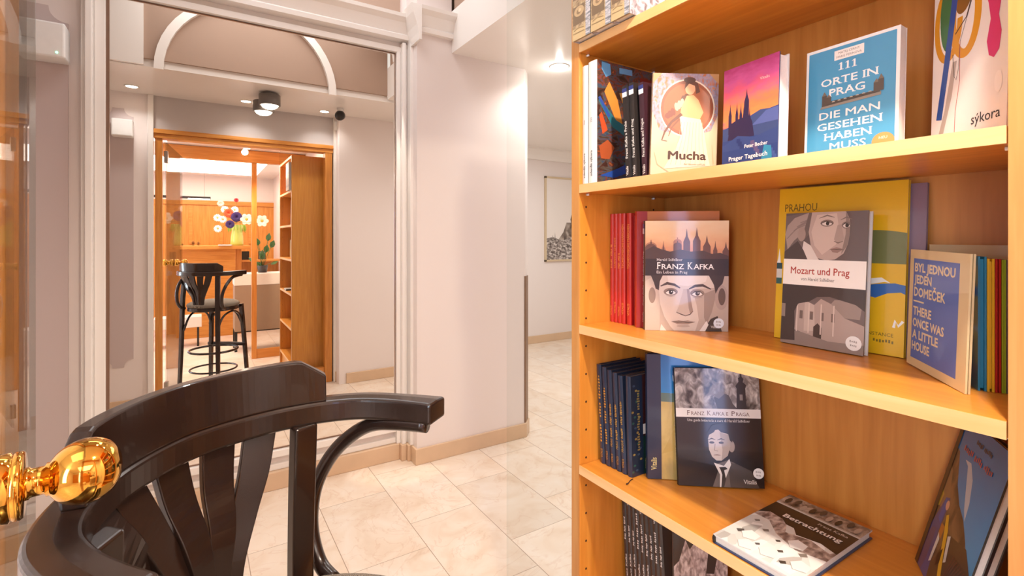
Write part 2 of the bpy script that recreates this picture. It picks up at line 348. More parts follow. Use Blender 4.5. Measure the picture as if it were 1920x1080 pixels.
# thin brown strip painting in the shadow on the pier's lower corner
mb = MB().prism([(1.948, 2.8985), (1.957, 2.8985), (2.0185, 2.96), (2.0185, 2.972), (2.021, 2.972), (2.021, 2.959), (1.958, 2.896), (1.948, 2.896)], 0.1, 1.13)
tag(mb.build('corner_shadow_strip', mat('shadow_brown', '#8a6a52', 0.4, 0.3)), 'brown strip standing in for the shadow on the lower corner of the white pier', 'painted shadow')

# mirror
mr = tag(MB().box((-0.353, 3.06, 0.222), (1.064, 3.075, 2.568)).build('wall_mirror', mat('mirror_silver', '#f4efe9', 0.0, 1.0, 0.0)), 'tall wall mirror with thin bronze edging between the white mouldings', 'mirror')
MB().box((-0.366, 3.054, 0.216), (-0.353, 3.08, 2.572)).box((1.064, 3.056, 0.216), (1.0678, 3.08, 2.572)).box((-0.353, 3.056, 2.568), (1.064, 3.08, 2.572)).box((-0.353, 3.056, 0.216), (1.064, 3.08, 0.222)).build('edging', mat('bronze_edging', '#8d6f5c', 0.35, 0.4), mr)

# ------------------------------------------------------------------ glazed wooden partition, its door, second frame
t = empty('glazed_partition', (0.42, 1.05, 0), 0, 'orange wooden doorway frame with a fixed glass pane beside the bookshelf', 'partition')
def pbox(name, a, b, m, root, bevel=0.003):
    o = root.location; return box(name, [a[i]-o[i] for i in range(3)], [b[i]-o[i] for i in range(3)], m, root, bevel)
pbox('jamb', (-0.287, 1.02, 0), (-0.238, 1.09, 2.235), M_FZ, t); pbox('jamb', (1.052, 1.0, 0), (1.118, 1.1, 2.235), M_FZ, t)
hd = pbox('header', (-0.295, 0.995, 2.225), (1.125, 1.105, 2.262), M_FX, t); o = pbox('moulding', (-0.30, 0.99, 2.262), (1.13, 1.12, 2.298), M_FX, t); o.parent = hd
pbox('bottom_rail', (0.662, 1.02, 0.0), (1.052, 1.08, 0.142), M_FX, t)
pbox('glass_pane', (0.655, 1.046, 0.142), (1.052, 1.054, 2.225), M_GLASS, t, 0)

d0 = Vector((-0.214, 1.04, 0)); dd = Vector((0.048, -0.418, 0)).normalized(); az = math.atan2(dd.y, dd.x)
t = empty('glass_door', d0, az, 'open frameless glass door with polished brass knobs', 'door')
box('glass_leaf', (0, -0.005, 0.02), (0.82, 0.005, 2.2), M_GLASS, t)
for z in (0.14, 2.08):
    MB().box((-0.012, -0.014, z-0.05), (0.03, 0.014, z+0.05)).build('hinge', M_STEEL, t, 0.003)
for sgn in (1, -1):
    kn = MB(); s0 = 0.0035
    egg = [(0.0305*math.sin(PI*q/22)**0.86*(1-0.04*math.cos(PI*q/22)), 0.0755-0.0285*math.cos(PI*q/22)) for q in range(4, 23)]
    kn.lathe([(0.0, 0.030), (0.0145, 0.0335), (0.0145, 0.036), (0.0128, 0.0372), (0.0126, 0.0465), (0.015, 0.0478), (0.015, 0.050)]+egg, None, 48, (0.42, 0, 1.173), (0, sgn, 0))
    k = kn.build('door_knob', M_BRASS, t)
    MB().lathe([(0.0, 0.0052), (0.029, 0.0052), (0.0305, 0.008), (0.0305, 0.0235), (0.0285, 0.0245), (0.0285, 0.0255), (0.0300, 0.0265), (0.0300, 0.0310), (0.0285, 0.0328), (0.0, 0.033)], None, 40, (0.42, 0, 1.173), (0, sgn, 0)).build('rosette', M_BRASS, k)

t = empty('inner_wooden_frame', (0.4, -0.35, 0), 0, 'wooden post frame with low rail behind the bar stool, seen in the mirror', 'partition')
pbox('post', (0.54, -0.38, 0), (0.592, -0.32, 2.28), M_FZ, t); pbox('post', (-0.27, -0.38, 0), (-0.148, -0.32, 2.28), M_FZ, t)
pbox('header', (-0.3, -0.39, 2.27), (1.118, -0.31, 2.405), M_FX, t)
pbox('bottom_rail', (0.592, -0.37, 0), (1.118, -0.33, 0.105), M_FX, t)
pbox('glass_pane', (0.592, -0.354, 0.105), (1.118, -0.346, 2.27), M_GLASS, t, 0)

# ------------------------------------------------------------------ bookshelf
X0 = 0.775
shelf_root = empty('bookshelf', (0.93, 0.545, 0), 0, 'tall open beech bookshelf filled with books', 'bookshelf')
def sbox(name, a, b, m, bevel=0.0015): return pbox(name, a, b, m, shelf_root, bevel)
SZ = [1.865, 1.528, 1.191, 0.854, 0.517, 0.18]
for ya, yb in ((0.919, 0.9455), (0.145, 0.172)):
    o = sbox('side_panel', (X0+0.003, ya, 0), (1.085, yb, 2.2), M_WZ)
    e = sbox('edge_band', (X0, ya, 0), (X0+0.003, yb, 2.2), M_EDGEZ, 0); e.parent = o
    hl = MB(); inner = ya if ya > 0.5 else yb; sg = -1 if ya > 0.5 else 1
    for k in range(30):
        z = 0.15+k*0.0675+0.0425
        for x in (0.798, 1.035):
            hl.lathe([(0.0, 0.0004), (0.0028, 0.0004), (0.0028, 0)], None, 8, (x-0.93, inner-0.545, z), (0, sg, 0))
    q = hl.build('peg_holes', mat('drilled_hole', '#4a2a12', 0.8), o); q['kind'] = 'stuff'
sbox('back_panel', (1.078, 0.172, 0.05), (1.085, 0.919, 2.2), M_BACK)
sbox('top_panel', (X0, 0.172, 2.175), (1.078, 0.919, 2.2), M_WY)
sbox('plinth', (X0+0.02, 0.172, 0), (X0+0.04, 0.919, 0.16), M_WY)
for z in SZ:
    o = sbox('shelf', (X0+0.0025, 0.1735, z-0.0205), (1.078, 0.918, z), M_WY)
    e = sbox('edge_band', (X0, 0.1735, z-0.0205), (X0+0.0025, 0.918, z), M_EDGE, 0); e.parent = o
    for y, sg in ((0.919, -1), (0.172, 1)):
        for x in (0.80, 1.03):
            p = MB().lathe([(0.0026, 0), (0.0026, 0.008), (0, 0.0085)], None, 10, (x-0.93, y-0.545, z-0.0235), (0, sg, 0)).build('shelf_pin', M_WHITE, o)

# ------------------------------------------------------------------ lettering
_txt = {}
_fc = bpy.data.curves.new('lettering', 'FONT'); _fo = bpy.data.objects.new('lettering', _fc); C.objects.link(_fo)
def text_mesh(s, serif=False, bold=0.0):
    k = (s, serif, bold); want = bold if 'M' in s else 0; bold = 0.0 if 'M' in s else bold
    if k in _txt: return _txt[k]
    _fc.body = s; _fc.size = 1; _fc.resolution_u = 2; _fc.offset = bold
    bpy.context.view_layer.update(); dg = bpy.context.evaluated_depsgraph_get(); e = _fo.evaluated_get(dg); me = e.to_mesh()
    vs = [(v.co.x, v.co.y, 0) for v in me.vertices]; fs = [list(p.vertices) for p in me.polygons]
    if serif:
        cnt = {}
        for f in fs:
            for i in range(len(f)):
                ed = tuple(sorted((f[i], f[(i+1) % len(f)]))); cnt[ed] = cnt.get(ed, 0)+1
        H = {}
        for (a, b), c in cnt.items():
            if c != 1: continue
            (xa, ya, _a), (xb, yb, _b) = vs[a], vs[b]
            if abs(ya-yb) < 0.004 and 0.03 < abs(xa-xb) < 0.2:
                sgn = -1 if ya > 0.3 else 1
                if not (abs(ya) < 0.012 or 0.5 < ya < 0.8) or 'M' in s: continue
                x0, x1 = min(xa, xb)-0.055, max(xa, xb)+0.055; n = len(vs)
                vs += [(x0, ya, 1), (x1, ya, 1), (x1, ya+sgn*0.045, 1), (x0, ya+sgn*0.045, 1)]; fs.append([n, n+1, n+2, n+3])
    e.to_mesh_clear()
    if want:                                                        # thicken by overlapping shifted strokes
        n = len(vs); v0, f0 = list(vs), list(fs)
        for q, (ox, oy) in enumerate(((-want, 0), (want, 0), (0, want), (0, -want))):
            b = len(vs); vs += [(x+ox, y+oy, q+1) for x, y, _ in v0]; fs += [[b+i for i in f] for f in f0]
    _txt[k] = (vs, fs); return _txt[k]

# ------------------------------------------------------------------ books
def ell(cx, cy, rx, ry, n=24, a0=0, a1=360, rot=0):
    p = []
    for i in range(n if a1-a0 >= 360 else n+1):
        a = math.radians(a0+(a1-a0)*i/n); x, y = rx*math.cos(a), ry*math.sin(a); r = math.radians(rot)
        p.append((cx+x*math.cos(r)-y*math.sin(r), cy+x*math.sin(r)+y*math.cos(r)))
    return p
def rect(x0, y0, x1, y1): return [(x0, y0), (x1, y0), (x1, y1), (x0, y1)]
class Art:
    """flat printing on one face of a book: u to the right, v up, both 0..1, stacked in thin layers of ink"""
    def __init__(s, mb, o, U, V, N, wu, hv): s.mb, s.o, s.U, s.V, s.N, s.w, s.h, s.k = mb, Vector(o), Vector(U), Vector(V), Vector(N), wu, hv, 0
    def P(s, u, v, k): return s.o+s.U*(u*s.w)+s.V*(v*s.h)+s.N*(0.00003*k+0.00006)
    def poly(s, pts, m, clip=True):
        s.k += 1
        if isinstance(m, str): m = pm(m)
        if clip: pts = clip01(pts)
        if len(pts) < 3: return s
        # triangulate by fan through mathutils for concave outlines
        from mathutils.geometry import tessellate_polygon
        tri = tessellate_polygon([[Vector((p[0], p[1], 0)) for p in pts]])
        b = len(s.mb.v); s.mb.v += [tuple(s.P(u, v, s.k)) for u, v in pts]; mi = s.mb._mat(m)
        for q in tri:
            a, b_, c = (pts[i] for i in q); ar = (b_[0]-a[0])*(c[1]-a[1])-(c[0]-a[0])*(b_[1]-a[1])
            if abs(ar) < 1e-9: continue
            q = list(q) if ar > 0 else list(q)[::-1]
            s.mb.f.append([b+i for i in q]); s.mb.mi.append(mi); s.mb.uv.append([pts[i] for i in q]); s.mb.sm.append(False)
        return s
    def rect(s, x0, y0, x1, y1, m): return s.poly(rect(x0, y0, x1, y1), m)
    def line(s, pts, wd, m):
        """stroke of constant or tapering width (in units of cover width)"""
        n = len(pts); L = []; R = []; asp = s.w/s.h
        for i in range(n):
            a, b = pts[max(i-1, 0)], pts[min(i+1, n-1)]; dx, dy = (b[0]-a[0]), (b[1]-a[1])/asp; l = math.hypot(dx, dy) or 1
            q = wd[i] if isinstance(wd, (list, tuple)) else wd
            L.append((pts[i][0]-dy/l*q/2, pts[i][1]+dx/l*q/2*asp)); R.append((pts[i][0]+dy/l*q/2, pts[i][1]-dx/l*q/2*asp))
        s.k += 1; m = pm(m) if isinstance(m, str) else m; mi = s.mb._mat(m)
        for i in range(n-1):
            q = [R[i], R[i+1], L[i+1], L[i]]
            if any(not(-0.001 <= x <= 1.001 and -0.001 <= y <= 1.001) for x, y in q): continue
            b = len(s.mb.v); s.mb.v += [tuple(s.P(u, v, s.k)) for u, v in q]; s.mb.f.append([b, b+1, b+2, b+3]); s.mb.mi.append(mi); s.mb.uv.append(q); s.mb.sm.append(False)
        return s
    def text(s, t, u0, u1, v, cap, m, serif=False, bold=0.0, rot=0, maxu=None):
        """text fitted between u0 and u1 on baseline v with capital height cap (of cover height); rot=90 reads upward (then u0,u1 run along v)"""
        vs, fs = text_mesh(t, serif, bold); s.k += 1; m = pm(m) if isinstance(m, str) else m; mi = s.mb._mat(m)
        xs = [p[0] for p in vs]; x0, x1 = min(xs), max(xs); b = len(s.mb.v)
        for x, y, lay in vs:
            a = (x-x0)/(x1-x0)
            if rot == 0: u, q = u0+(u1-u0)*a, v+y/0.7*cap
            else: u, q = v-y/0.7*cap, u0+(u1-u0)*a
            s.mb.v.append(tuple(s.P(u, q, s.k+lay)))
        s.k += max(p[2] for p in vs)
        for f in fs:
            s.mb.f.append([b+i for i in f]); s.mb.mi.append(mi); s.mb.uv.append([(0, 0)]*len(f)); s.mb.sm.append(False)
        return s
def marks(a, u0, u1, v, cap, m, rot=0, n=14, gaps=(5, 9)):
    """lettering too small to read: a row of short strokes"""
    a.k += 1
    for i in range(n):
        if i in gaps: continue
        p0 = u0+(u1-u0)*i/n; p1 = p0+(u1-u0)*0.62/n; lo = v+cap*(0.0, 0.12, 0.0, -0.15)[i % 4]; hi = v+cap*(1.0, 0.72, 0.85, 0.7, 1.0)[i % 5]
        a.k -= 1
        if rot == 0: a.rect(p0, lo, p1, hi, m)
        else: a.rect(v-(hi-v), p0, v-(lo-v), p1, m)
    a.k += 1
    return a
def clip01(pts):
    for ax, lim, sg in ((0, 0, 1), (0, 1, -1), (1, 0, 1), (1, 1, -1)):
        out = []
        for i in range(len(pts)):
            a, b = pts[i-1], pts[i]; ia, ib = (a[ax]-lim)*sg >= 0, (b[ax]-lim)*sg >= 0
            if ia != ib:
                t = (lim-a[ax])/(b[ax]-a[ax]); out.append((a[0]+(b[0]-a[0])*t, a[1]+(b[1]-a[1])*t))
            if ib: out.append(b)
        pts = out
    return pts
BOOKS = []
def book(label, A, yaw, w, h, t, lean=0, roll=0, cover='#222222', spine=None, back=None, art=None, sart=None, group=None, hard=True, z=None, cat='book', pages=None, sticker=None, flat=False):
    """A: lower left corner of the front cover; yaw: heading of the cover's lower edge (deg); the body lies behind the cover"""
    root = empty('book', (A[0], A[1], A[2]), 0, label, cat, group)
    Rm = Matrix.Rotation(math.radians(yaw), 4, 'Z') @ Matrix.Rotation(math.radians(-lean), 4, 'X') @ Matrix.Rotation(math.radians(-roll), 4, 'Y')
    root.rotation_euler = Rm.to_euler()
    low = min((Rm @ Vector((x, y, zz))).z for x in (-0.0024, w) for y in (-0.002, t) for zz in (0, h)); root.location.z += 0.0004-low
    ct = 0.0024 if hard else 0.0008; ins = 0.0035 if hard else 0.0003
    cv = pm(cover); sp = pm(spine or cover); bk = pm(back or cover)
    mb = MB(); mb.box((0, 0, 0), (w, ct, h), cv); mb.box((0, t-ct, 0), (w, t, h), bk)
    n = 6; prof = [(0.0005, ct*0.5)] + [(-(0.0022 if hard else 0.0006)*math.sin(PI*i/n), ct*0.4+(t-ct*0.8)*i/n) for i in range(n+1)] + [(0.003, t-ct*0.5), (0.003, ct*0.5)]
    mb.prism(prof[::-1], 0, h, sp)
    if art:
        a = Art(mb, (0, 0, 0), (1, 0, 0), (0, 0, 1), (0, -1, 0), w, h); art(a)
    if sart:
        a = Art(mb, (-0.0024 if hard else -0.0008, t, 0), (0, -1, 0), (0, 0, 1), (-1, 0, 0), t, h); sart(a)
    o = mb.build('cover', cv, root)
    MB().box((0.0026, ct, ins), (w-ins, t-ct, h-ins)).build('page_block', pages or M_PAPER, root)
    if sticker:
        u, v, r, c = sticker; sm = MB(); a = Art(sm, (0, -0.0023, 0), (1, 0, 0), (0, 0, 1), (0, -1, 0), w, h)
        a.poly(ell(u, v, r, r*w/h, 28), c); g = mat('sticker_print', '#9a948e', 0.6)
        marks(a, u-r*0.5, u+r*0.5, v+0.006*0.25/h, 0.016*0.25/h, g, 0, 4, ()); marks(a, u-r*0.4, u+r*0.45, v-0.022*0.25/h, 0.015*0.25/h, g, 0, 4, ())
        sm.build('price_sticker', pm('#efece8'), root)
    BOOKS.append(root); return root
# ------------------------------------------------------------------ cover pictures
def conv(x0, y0, x1, y1):
    """crop pixels of a cover -> (u, v)"""
    return lambda pts: [((x-x0)/(x1-x0), (y1-y)/(y1-y0)) for x, y in pts]
def skyline(a, base, towers, col):
    for x, wd, top, kind in towers:
        if kind == 's': a.poly([(x-wd/2, base), (x+wd/2, base), (x+wd/2, top-(top-base)*0.28), (x+wd*0.16, top-(top-base)*0.17), (x, top), (x-wd*0.16, top-(top-base)*0.17), (x-wd/2, top-(top-base)*0.28)], col)
        elif kind == 'd': a.poly([(x-wd/2, base), (x+wd/2, base)]+ell(x, top-wd*0.35, wd/2, wd*0.28, 12, 0, 180)+[], col); a.rect(x-wd*0.06, top-wd*0.2, x+wd*0.06, top+wd*0.08, col)
        else: a.rect(x-wd/2, base, x+wd/2, top, col)
def portrait(a, c, T, hairy=False):
    """posterised portrait; T = tones (light, mid, shade, dark)"""
    li, mi_, sh, dk = T
    return None
SKY_K = gradient('printed_dusk_sky', [(0.5, '#7d5a48'), (0.62, '#b57a5a'), (0.75, '#dd9c70'), (0.86, '#e8bd8c'), (1.0, '#ecd0a6')], 0.12, 4)
SKY_P = gradient('printed_red_sunset', [(0.0, '#1d3560'), (0.3, '#3c4a80'), (0.42, '#8a5d7e'), (0.5, '#f08a4c'), (0.62, '#f2784e'), (0.75, '#e8607a'), (0.86, '#d05a98'), (1.0, '#b03a72')], 0.22, 5)
SEPIA = photo('printed_sepia_photo', [(0.3, '#3c322d'), (0.5, '#86776c'), (0.7, '#c9bbae')], 9, 10, 0.8)
GREYPH = photo('printed_grey_photo', [(0.32, '#3a3533'), (0.5, '#8d8580'), (0.68, '#d6d0ca')], 10, 10, 1.0)
DUSKY = photo('printed_dusky_photo', [(0.3, '#4a3f3f'), (0.55, '#7b6c69'), (0.75, '#ab9a95')], 6, 9, 0.8)
STONES = photo('printed_pale_stones', [(0.0, '#8a837e'), (0.3, '#d9d6d0'), (0.6, '#eceae6'), (1.0, '#fbfaf8')], 7, 9, 0.5, kind='cells')
ROCKS = photo('printed_rock_photo', [(0.35, '#6d5d57'), (0.5, '#a8958d'), (0.65, '#cfc0b6')], 14, 10, 0.5)
OIL = photo('printed_oil_paint', [(0.3, '#2a2420'), (0.4, '#4a2b24'), (0.46, '#5a5148'), (0.5, '#2c4a63'), (0.55, '#7a3a24'), (0.62, '#3a3630'), (0.7, '#a8542c')], 5, 4, 2.2, (1, 1.6, 1))
ENGR = photo('printed_engraving', [(0.35, '#6e6a72'), (0.48, '#b0aab4'), (0.6, '#dcd6de'), (0.7, '#f0ecf0')], 16, 8, 0.8)
SEPSP = photo('printed_sepia_spine', [(0.35, '#7d6a52'), (0.5, '#a18c6e'), (0.65, '#c3ad88')], 5, 9, 0.4, (1, 4, 1))
GREYSP = photo('printed_bluegrey_strip', [(0.38, '#6f747c'), (0.5, '#a3a5ac'), (0.62, '#cac6cc')], 9, 8, 0.4, (0.3, 8, 1))
MOUNT = photo('printed_mountain', [(0.35, '#3b3028'), (0.5, '#5f4d3c'), (0.65, '#84694c')], 6, 6, 0.8)
FIELD = photo('printed_yellow_field', [(0.35, '#a8935a'), (0.5, '#c9ac66'), (0.65, '#d9c07c')], 3, 5, 0.5)
SKYB = gradient('printed_blue_sky', [(0.4, '#3b95cf'), (0.7, '#2b84c4'), (1.0, '#1a6cb0')], 0.2, 3)
PETALS = photo('printed_petals', [(0.35, '#b86a3c'), (0.48, '#8f8496'), (0.56, '#9d92a2'), (0.68, '#c07a4c')], 16, 3, 0.6)

def art_kafka(a):
    c = conv(540, 228, 1102, 975)
    a.rect(0, 0.5, 1, 1, SKY_K)
    for tone, off in (('#b0785c', 0.03), ('#6b4a3e', 0.0)):
        skyline(a, 0.5, [(0.07, 0.14, 0.80+off/2, 'd'), (0.22, 0.07, 0.79+off, 's'), (0.39, 0.10, 0.81+off, 'd'), (0.50, 0.08, 0.93, 's'), (0.62, 0.09, 0.94, 's'), (0.74, 0.09, 0.87, 's'), (0.84, 0.05, 0.82, 's'), (0.965, 0.08, 0.81, 's')], tone)
    a.poly([(0, 0.5), (1, 0.5), (1, 0.68), (0.9, 0.71), (0.8, 0.70), (0.7, 0.73), (0.55, 0.72), (0.42, 0.74), (0.3, 0.72), (0.2, 0.74), (0.1, 0.77), (0, 0.73)], '#4b3832')
    a.rect(0, 0.5, 1, 0.655, '#2b2322')
    a.text('Harald Salfellner', 0.14, 0.45, 0.635, 0.024, '#e8e2dc', True)
    a.text('F', 0.14, 0.185, 0.562, 0.062, '#f4f0ec', True, 0.01); a.text('RANZ', 0.195, 0.47, 0.562, 0.046, '#f4f0ec', True, 0.01)
    a.text('K', 0.51, 0.575, 0.562, 0.062, '#f4f0ec', True, 0.01); a.text('AFKA', 0.58, 0.83, 0.562, 0.046, '#f4f0ec', True, 0.01)
    a.text('Ein Leben in Prag', 0.14, 0.51, 0.522, 0.024, '#e8e2dc', True)
    a.rect(0, 0, 1, 0.5, '#b3a093'); a.poly(c([(540, 640), (600, 600), (640, 760), (640, 975), (540, 975)]), '#c0afa2')
    a.poly(c(ell(592, 735, 42, 78)), '#c6b2a4'); a.poly(c(ell(588, 735, 24, 54)), '#8d786b')
    a.poly(c(ell(1055, 745, 44, 84)), '#a8948a'); a.poly(c(ell(1058, 740, 24, 58)), '#5d4c44')
    face = [(628, 600), (632, 700), (645, 800), (672, 880), (712, 945), (745, 980), (930, 980), (960, 920), (992, 845), (1012, 760), (1016, 680), (1010, 598)]
    a.poly(c(face), '#d3c4b8')
    a.poly(c([(690, 600), (700, 650), (760, 665), (830, 670), (900, 655), (950, 640), (960, 600)]), '#e0d4ca')
    a.poly(c([(860, 690), (1016, 680), (1012, 760), (992, 845), (960, 920), (930, 980), (880, 980), (905, 900), (890, 800)]), '#b9a699')
    a.poly(c([(940, 720), (1016, 690), (1012, 760), (992, 845), (955, 930), (940, 880)]), '#98857a')
    a.poly(c([(578, 598), (660, 598), (640, 640), (634, 700), (612, 690), (600, 650)]), '#3a302c')
    a.poly(c([(970, 598), (1075, 598), (1062, 650), (1035, 680), (1016, 720), (1004, 660)]), '#332a27')
    a.line(c([(645, 672), (690, 652), (740, 662), (778, 684)]), [0.012, 0.034, 0.03, 0.014], '#4a3d37'); a.line(c([(838, 690), (880, 668), (930, 664), (985, 690)]), [0.014, 0.032, 0.032, 0.012], '#41352f')
    for ex, ey in ((714, 714), (893, 722)):
        a.poly(c(ell(ex, ey-4, 48, 26)), '#8a766b'); a.poly(c(ell(ex, ey, 34, 15)), '#e9e0d8'); a.poly(c(ell(ex+2, ey-2, 15, 15, 18)), '#2b221f'); a.poly(c(ell(ex+6, ey-6, 4, 4, 10)), '#f5f2ee')
        a.line(c([(ex-38, ey+2), (ex-15, ey-15), (ex+18, ey-15), (ex+40, ey+3)]), [0.004, 0.013, 0.012, 0.004], '#2f2622'); a.line(c([(ex-30, ey+22), (ex, ey+28), (ex+32, ey+22)]), [0.003, 0.008, 0.003], '#9d897d')
    a.poly(c([(800, 690), (835, 690), (850, 780), (862, 835), (830, 868), (792, 868), (752, 846), (768, 810)]), '#c2b0a3'); a.poly(c([(822, 690), (838, 690), (858, 800), (866, 838), (846, 858), (836, 820)]), '#9a867a')
    a.line(c([(752, 848), (785, 862), (815, 872), (845, 862), (866, 840)]), [0.006, 0.013, 0.01, 0.013, 0.006], '#5a4a43')
    a.poly(c([(720, 912), (770, 902), (800, 908), (830, 902), (878, 914), (830, 930), (760, 930)]), '#a08a7e'); a.line(c([(720, 913), (760, 916), (800, 914), (840, 917), (880, 913)]), [0.003, 0.01, 0.011, 0.01, 0.003], '#4d3e38')
    a.poly(c(ell(800, 942, 45, 8)), '#b7a497')
    a.poly(c([(925, 980), (985, 890), (1030, 870), (1060, 980)]), '#3c322e'); a.poly(c([(905, 980), (955, 905), (970, 930), (945, 980)]), '#e6ddd6'); a.poly(c([(690, 980), (650, 930), (640, 980)]), '#d9cec6')
    a.text('Vitalis', 0.79, 0.9, 0.03, 0.022, '#e8e2dc', True)
def art_mozart(a):
    c = lambda pts: [((x-85)/380, 1-(y-203)/590) for x, y in pts]
    a.rect(0, 0.64, 1, 1, DUSKY); a.rect(0, 0.64, 1, 1, '#5e5150')
    a.poly([(0, .64), (0.0, 0.98), (0.3, 1), (0.2, .64)], '#6d5f5d')
    a.poly(c([(85, 300), (95, 260), (130, 225), (200, 203), (215, 260), (205, 290), (165, 300), (130, 330), (100, 370)]), '#a39189')
    for i in range(5): a.line(c([(95+i*16, 320-i*18), (140+i*14, 275-i*10), (205, 250-i*8)]), 0.012, '#857570')
    a.poly(c([(200, 203), (232, 203), (222, 250), (205, 300), (185, 320), (175, 300)]), '#6b5d59')
    a.poly(c([(215, 203), (370, 203), (388, 240), (390, 300), (382, 345), (366, 382), (330, 408), (290, 414), (250, 405), (215, 350), (202, 290)]), '#b5a096')
    a.poly(c([(240, 215), (330, 210), (345, 300), (330, 345), (270, 390), (232, 350), (215, 290)]), '#c9b5a9')
    a.poly(c([(370, 203), (390, 250), (390, 300), (380, 350), (355, 385), (372, 300)]), '#89776f')
    a.poly(c([(180, 330), (215, 350), (250, 405), (262, 418), (190, 418), (172, 380)]), '#d9cdc4'); a.poly(c([(85, 380), (150, 330), (180, 370), (205, 418), (85, 418)]), '#4a3f3e')
    a.poly(c(ell(168, 300, 20, 32)), '#a08c83')
    for ex, ey, r in ((287, 252, 30), (374, 262, 20)):
        a.poly(c(ell(ex, ey, r, 15)), '#7a6861'); a.poly(c(ell(ex, ey+2, r*0.75, 9)), '#d8ccc3'); a.poly(c(ell(ex+3, ey+1, 8, 9, 14)), '#2c2322'); a.line(c([(ex-r, ey+2), (ex-4, ey-9), (ex+r, ey+2)]), [0.004, 0.015, 0.004], '#3f3431')
        a.line(c([(ex-r-6, ey-22), (ex, ey-34), (ex+r+4, ey-24)]), [0.006, 0.02, 0.006], '#7a6a63')
    a.poly(c([(335, 262), (352, 258), (366, 318), (358, 336), (330, 336), (322, 322)]), '#a8948a'); a.line(c([(322, 330), (340, 338), (362, 330)]), [0.006, 0.014, 0.006], '#6a5953')
    a.poly(c([(306, 364), (335, 356), (352, 360), (366, 364), (340, 380), (318, 378)]), '#8f746c'); a.line(c([(304, 366), (335, 366), (368, 366)]), [0.003, 0.01, 0.003], '#574642')
    a.rect(0, 0.0, 1, 0.45, '#6a5c5a'); a.rect(0, 0.0, 1, 0.1, '#85766f')
    a.poly([(0.18, 0.11), (0.2, 0.3), (0.3, 0.34), (0.42, 0.31), (0.5, 0.36), (0.62, 0.33), (0.74, 0.32), (0.78, 0.24), (1, 0.2), (1, 0.07), (0.6, 0.06)], '#a8958c')
    a.poly([(0.3, 0.34), (0.42, 0.31), (0.44, 0.12), (0.3, 0.11)], '#b9a79d'); a.poly([(0.62, .33), (.66, .36), (.8, .37), (.97, .33), (.95, .24), (.78, .24)], '#93827a')
    for i in range(4): a.rect(0.24+i*0.13, 0.2, 0.28+i*0.13, 0.26, '#6b5b56')
    a.poly([(0.42, 0.08), (0.42, 0.15), (0.47, 0.18), (0.52, 0.15), (0.52, 0.07)], '#3c3130')
    for i in range(4): a.rect(0.2+i*0.15, 0.1, 0.215+i*0.15, 0.32, '#cbbab0')
    a.poly([(0, 0.02), (0, 0.45), (1, 0.45), (1, 0.30), (0.9, 0.34), (0.75, 0.36), (0.6, 0.38), (0.45, 0.37), (0.35, 0.33), (0.22, 0.31), (0.17, 0.25), (0.19, 0.03)], '#382e2e')
    a.rect(0.0, 0.2, 0.05, 0.3, '#85766f')
    a.rect(0, 0.45, 1, 0.645, '#ece6de')
    a.text('Mozart und Prag', 0.1, 0.82, 0.535, 0.052, '#a83226', True, 0.012); a.text('von Harald Salfellner', 0.24, 0.65, 0.487, 0.024, '#4a3d39', True)
def art_prahou(a):
    a.text('PRAHOU', 0.055, 0.335, 0.845, 0.05, '#5a4c14');
    a.poly([(0.62, 0.52)]+[(0.62+0.4*i/10, 0.68+0.035*math.sin(PI*(0.25+i/16))) for i in range(11)]+[(1, 0.52)], MOUNT); a.poly([(0.62, 0.52)]+[(0.62+0.4*i/10, 0.68+0.035*math.sin(PI*(0.25+i/16))) for i in range(11)]+[(1, 0.52)], '#6f7443')
    a.poly([(0.72, 0.36), (0.74, 0.33), (0.8, 0.32), (0.88, 0.35), (0.97, 0.36), (1, 0.35), (1, 0.40), (0.93, 0.41), (0.86, 0.405), (0.8, 0.40), (0.73, 0.39)], '#2c62a8')
    a.poly([(0.70, 0.395), (0.78, 0.4), (0.86, 0.415), (0.9, 0.41), (0.84, 0.44), (0.76, 0.43), (0.70, 0.43)], '#e8e6e0')
    a.poly([(0.0, 0.50), (0.01, 0.53), (0.02, 0.60), (0.03, 0.53), (0.035, 0.5)], '#efece6'); a.rect(0, 0.46, 0.05, 0.5, '#20464e'); a.rect(0, 0.40, 0.05, 0.46, '#cfcbc2'); a.rect(0, 0.36, 0.05, 0.4, '#2a5c58')
    a.line([(0.93, 0.16), (0.94, 0.2), (0.96, 0.17), (0.99, 0.2)], 0.02, '#efece6')
    a.text('KONSTANCE', 0.7, 0.93, 0.105, 0.02, '#6b5a18'); marks(a, 0.69, 0.94, 0.07, 0.018, '#7a6820', 0, 12, (4,))
def art_byl(a):
    bl = pm('#5a74bd'); cr = '#e6d5b0'
    a.rect(0.075, 0.07, 0.86, 0.925, bl)
    L = [('BYL JEDNOU', .10, .80, .815, .07), ('JEDEN', .10, .42, .715, .07), ('DOMEČEK', .10, .66, .605, .075), ('THERE', .10, .44, .445, .07), ('ONCE WAS', .10, .66, .345, .07), ('A LITTLE', .10, .57, .245, .07), ('HOUSE', .10, .43, .145, .07)]
    for s_, u0, u1, v, c_ in L: a.text(s_, u0, u1, v, c_, cr, False, 0.03)
    a.rect(0.10, 0.555, 0.30, 0.568, cr)
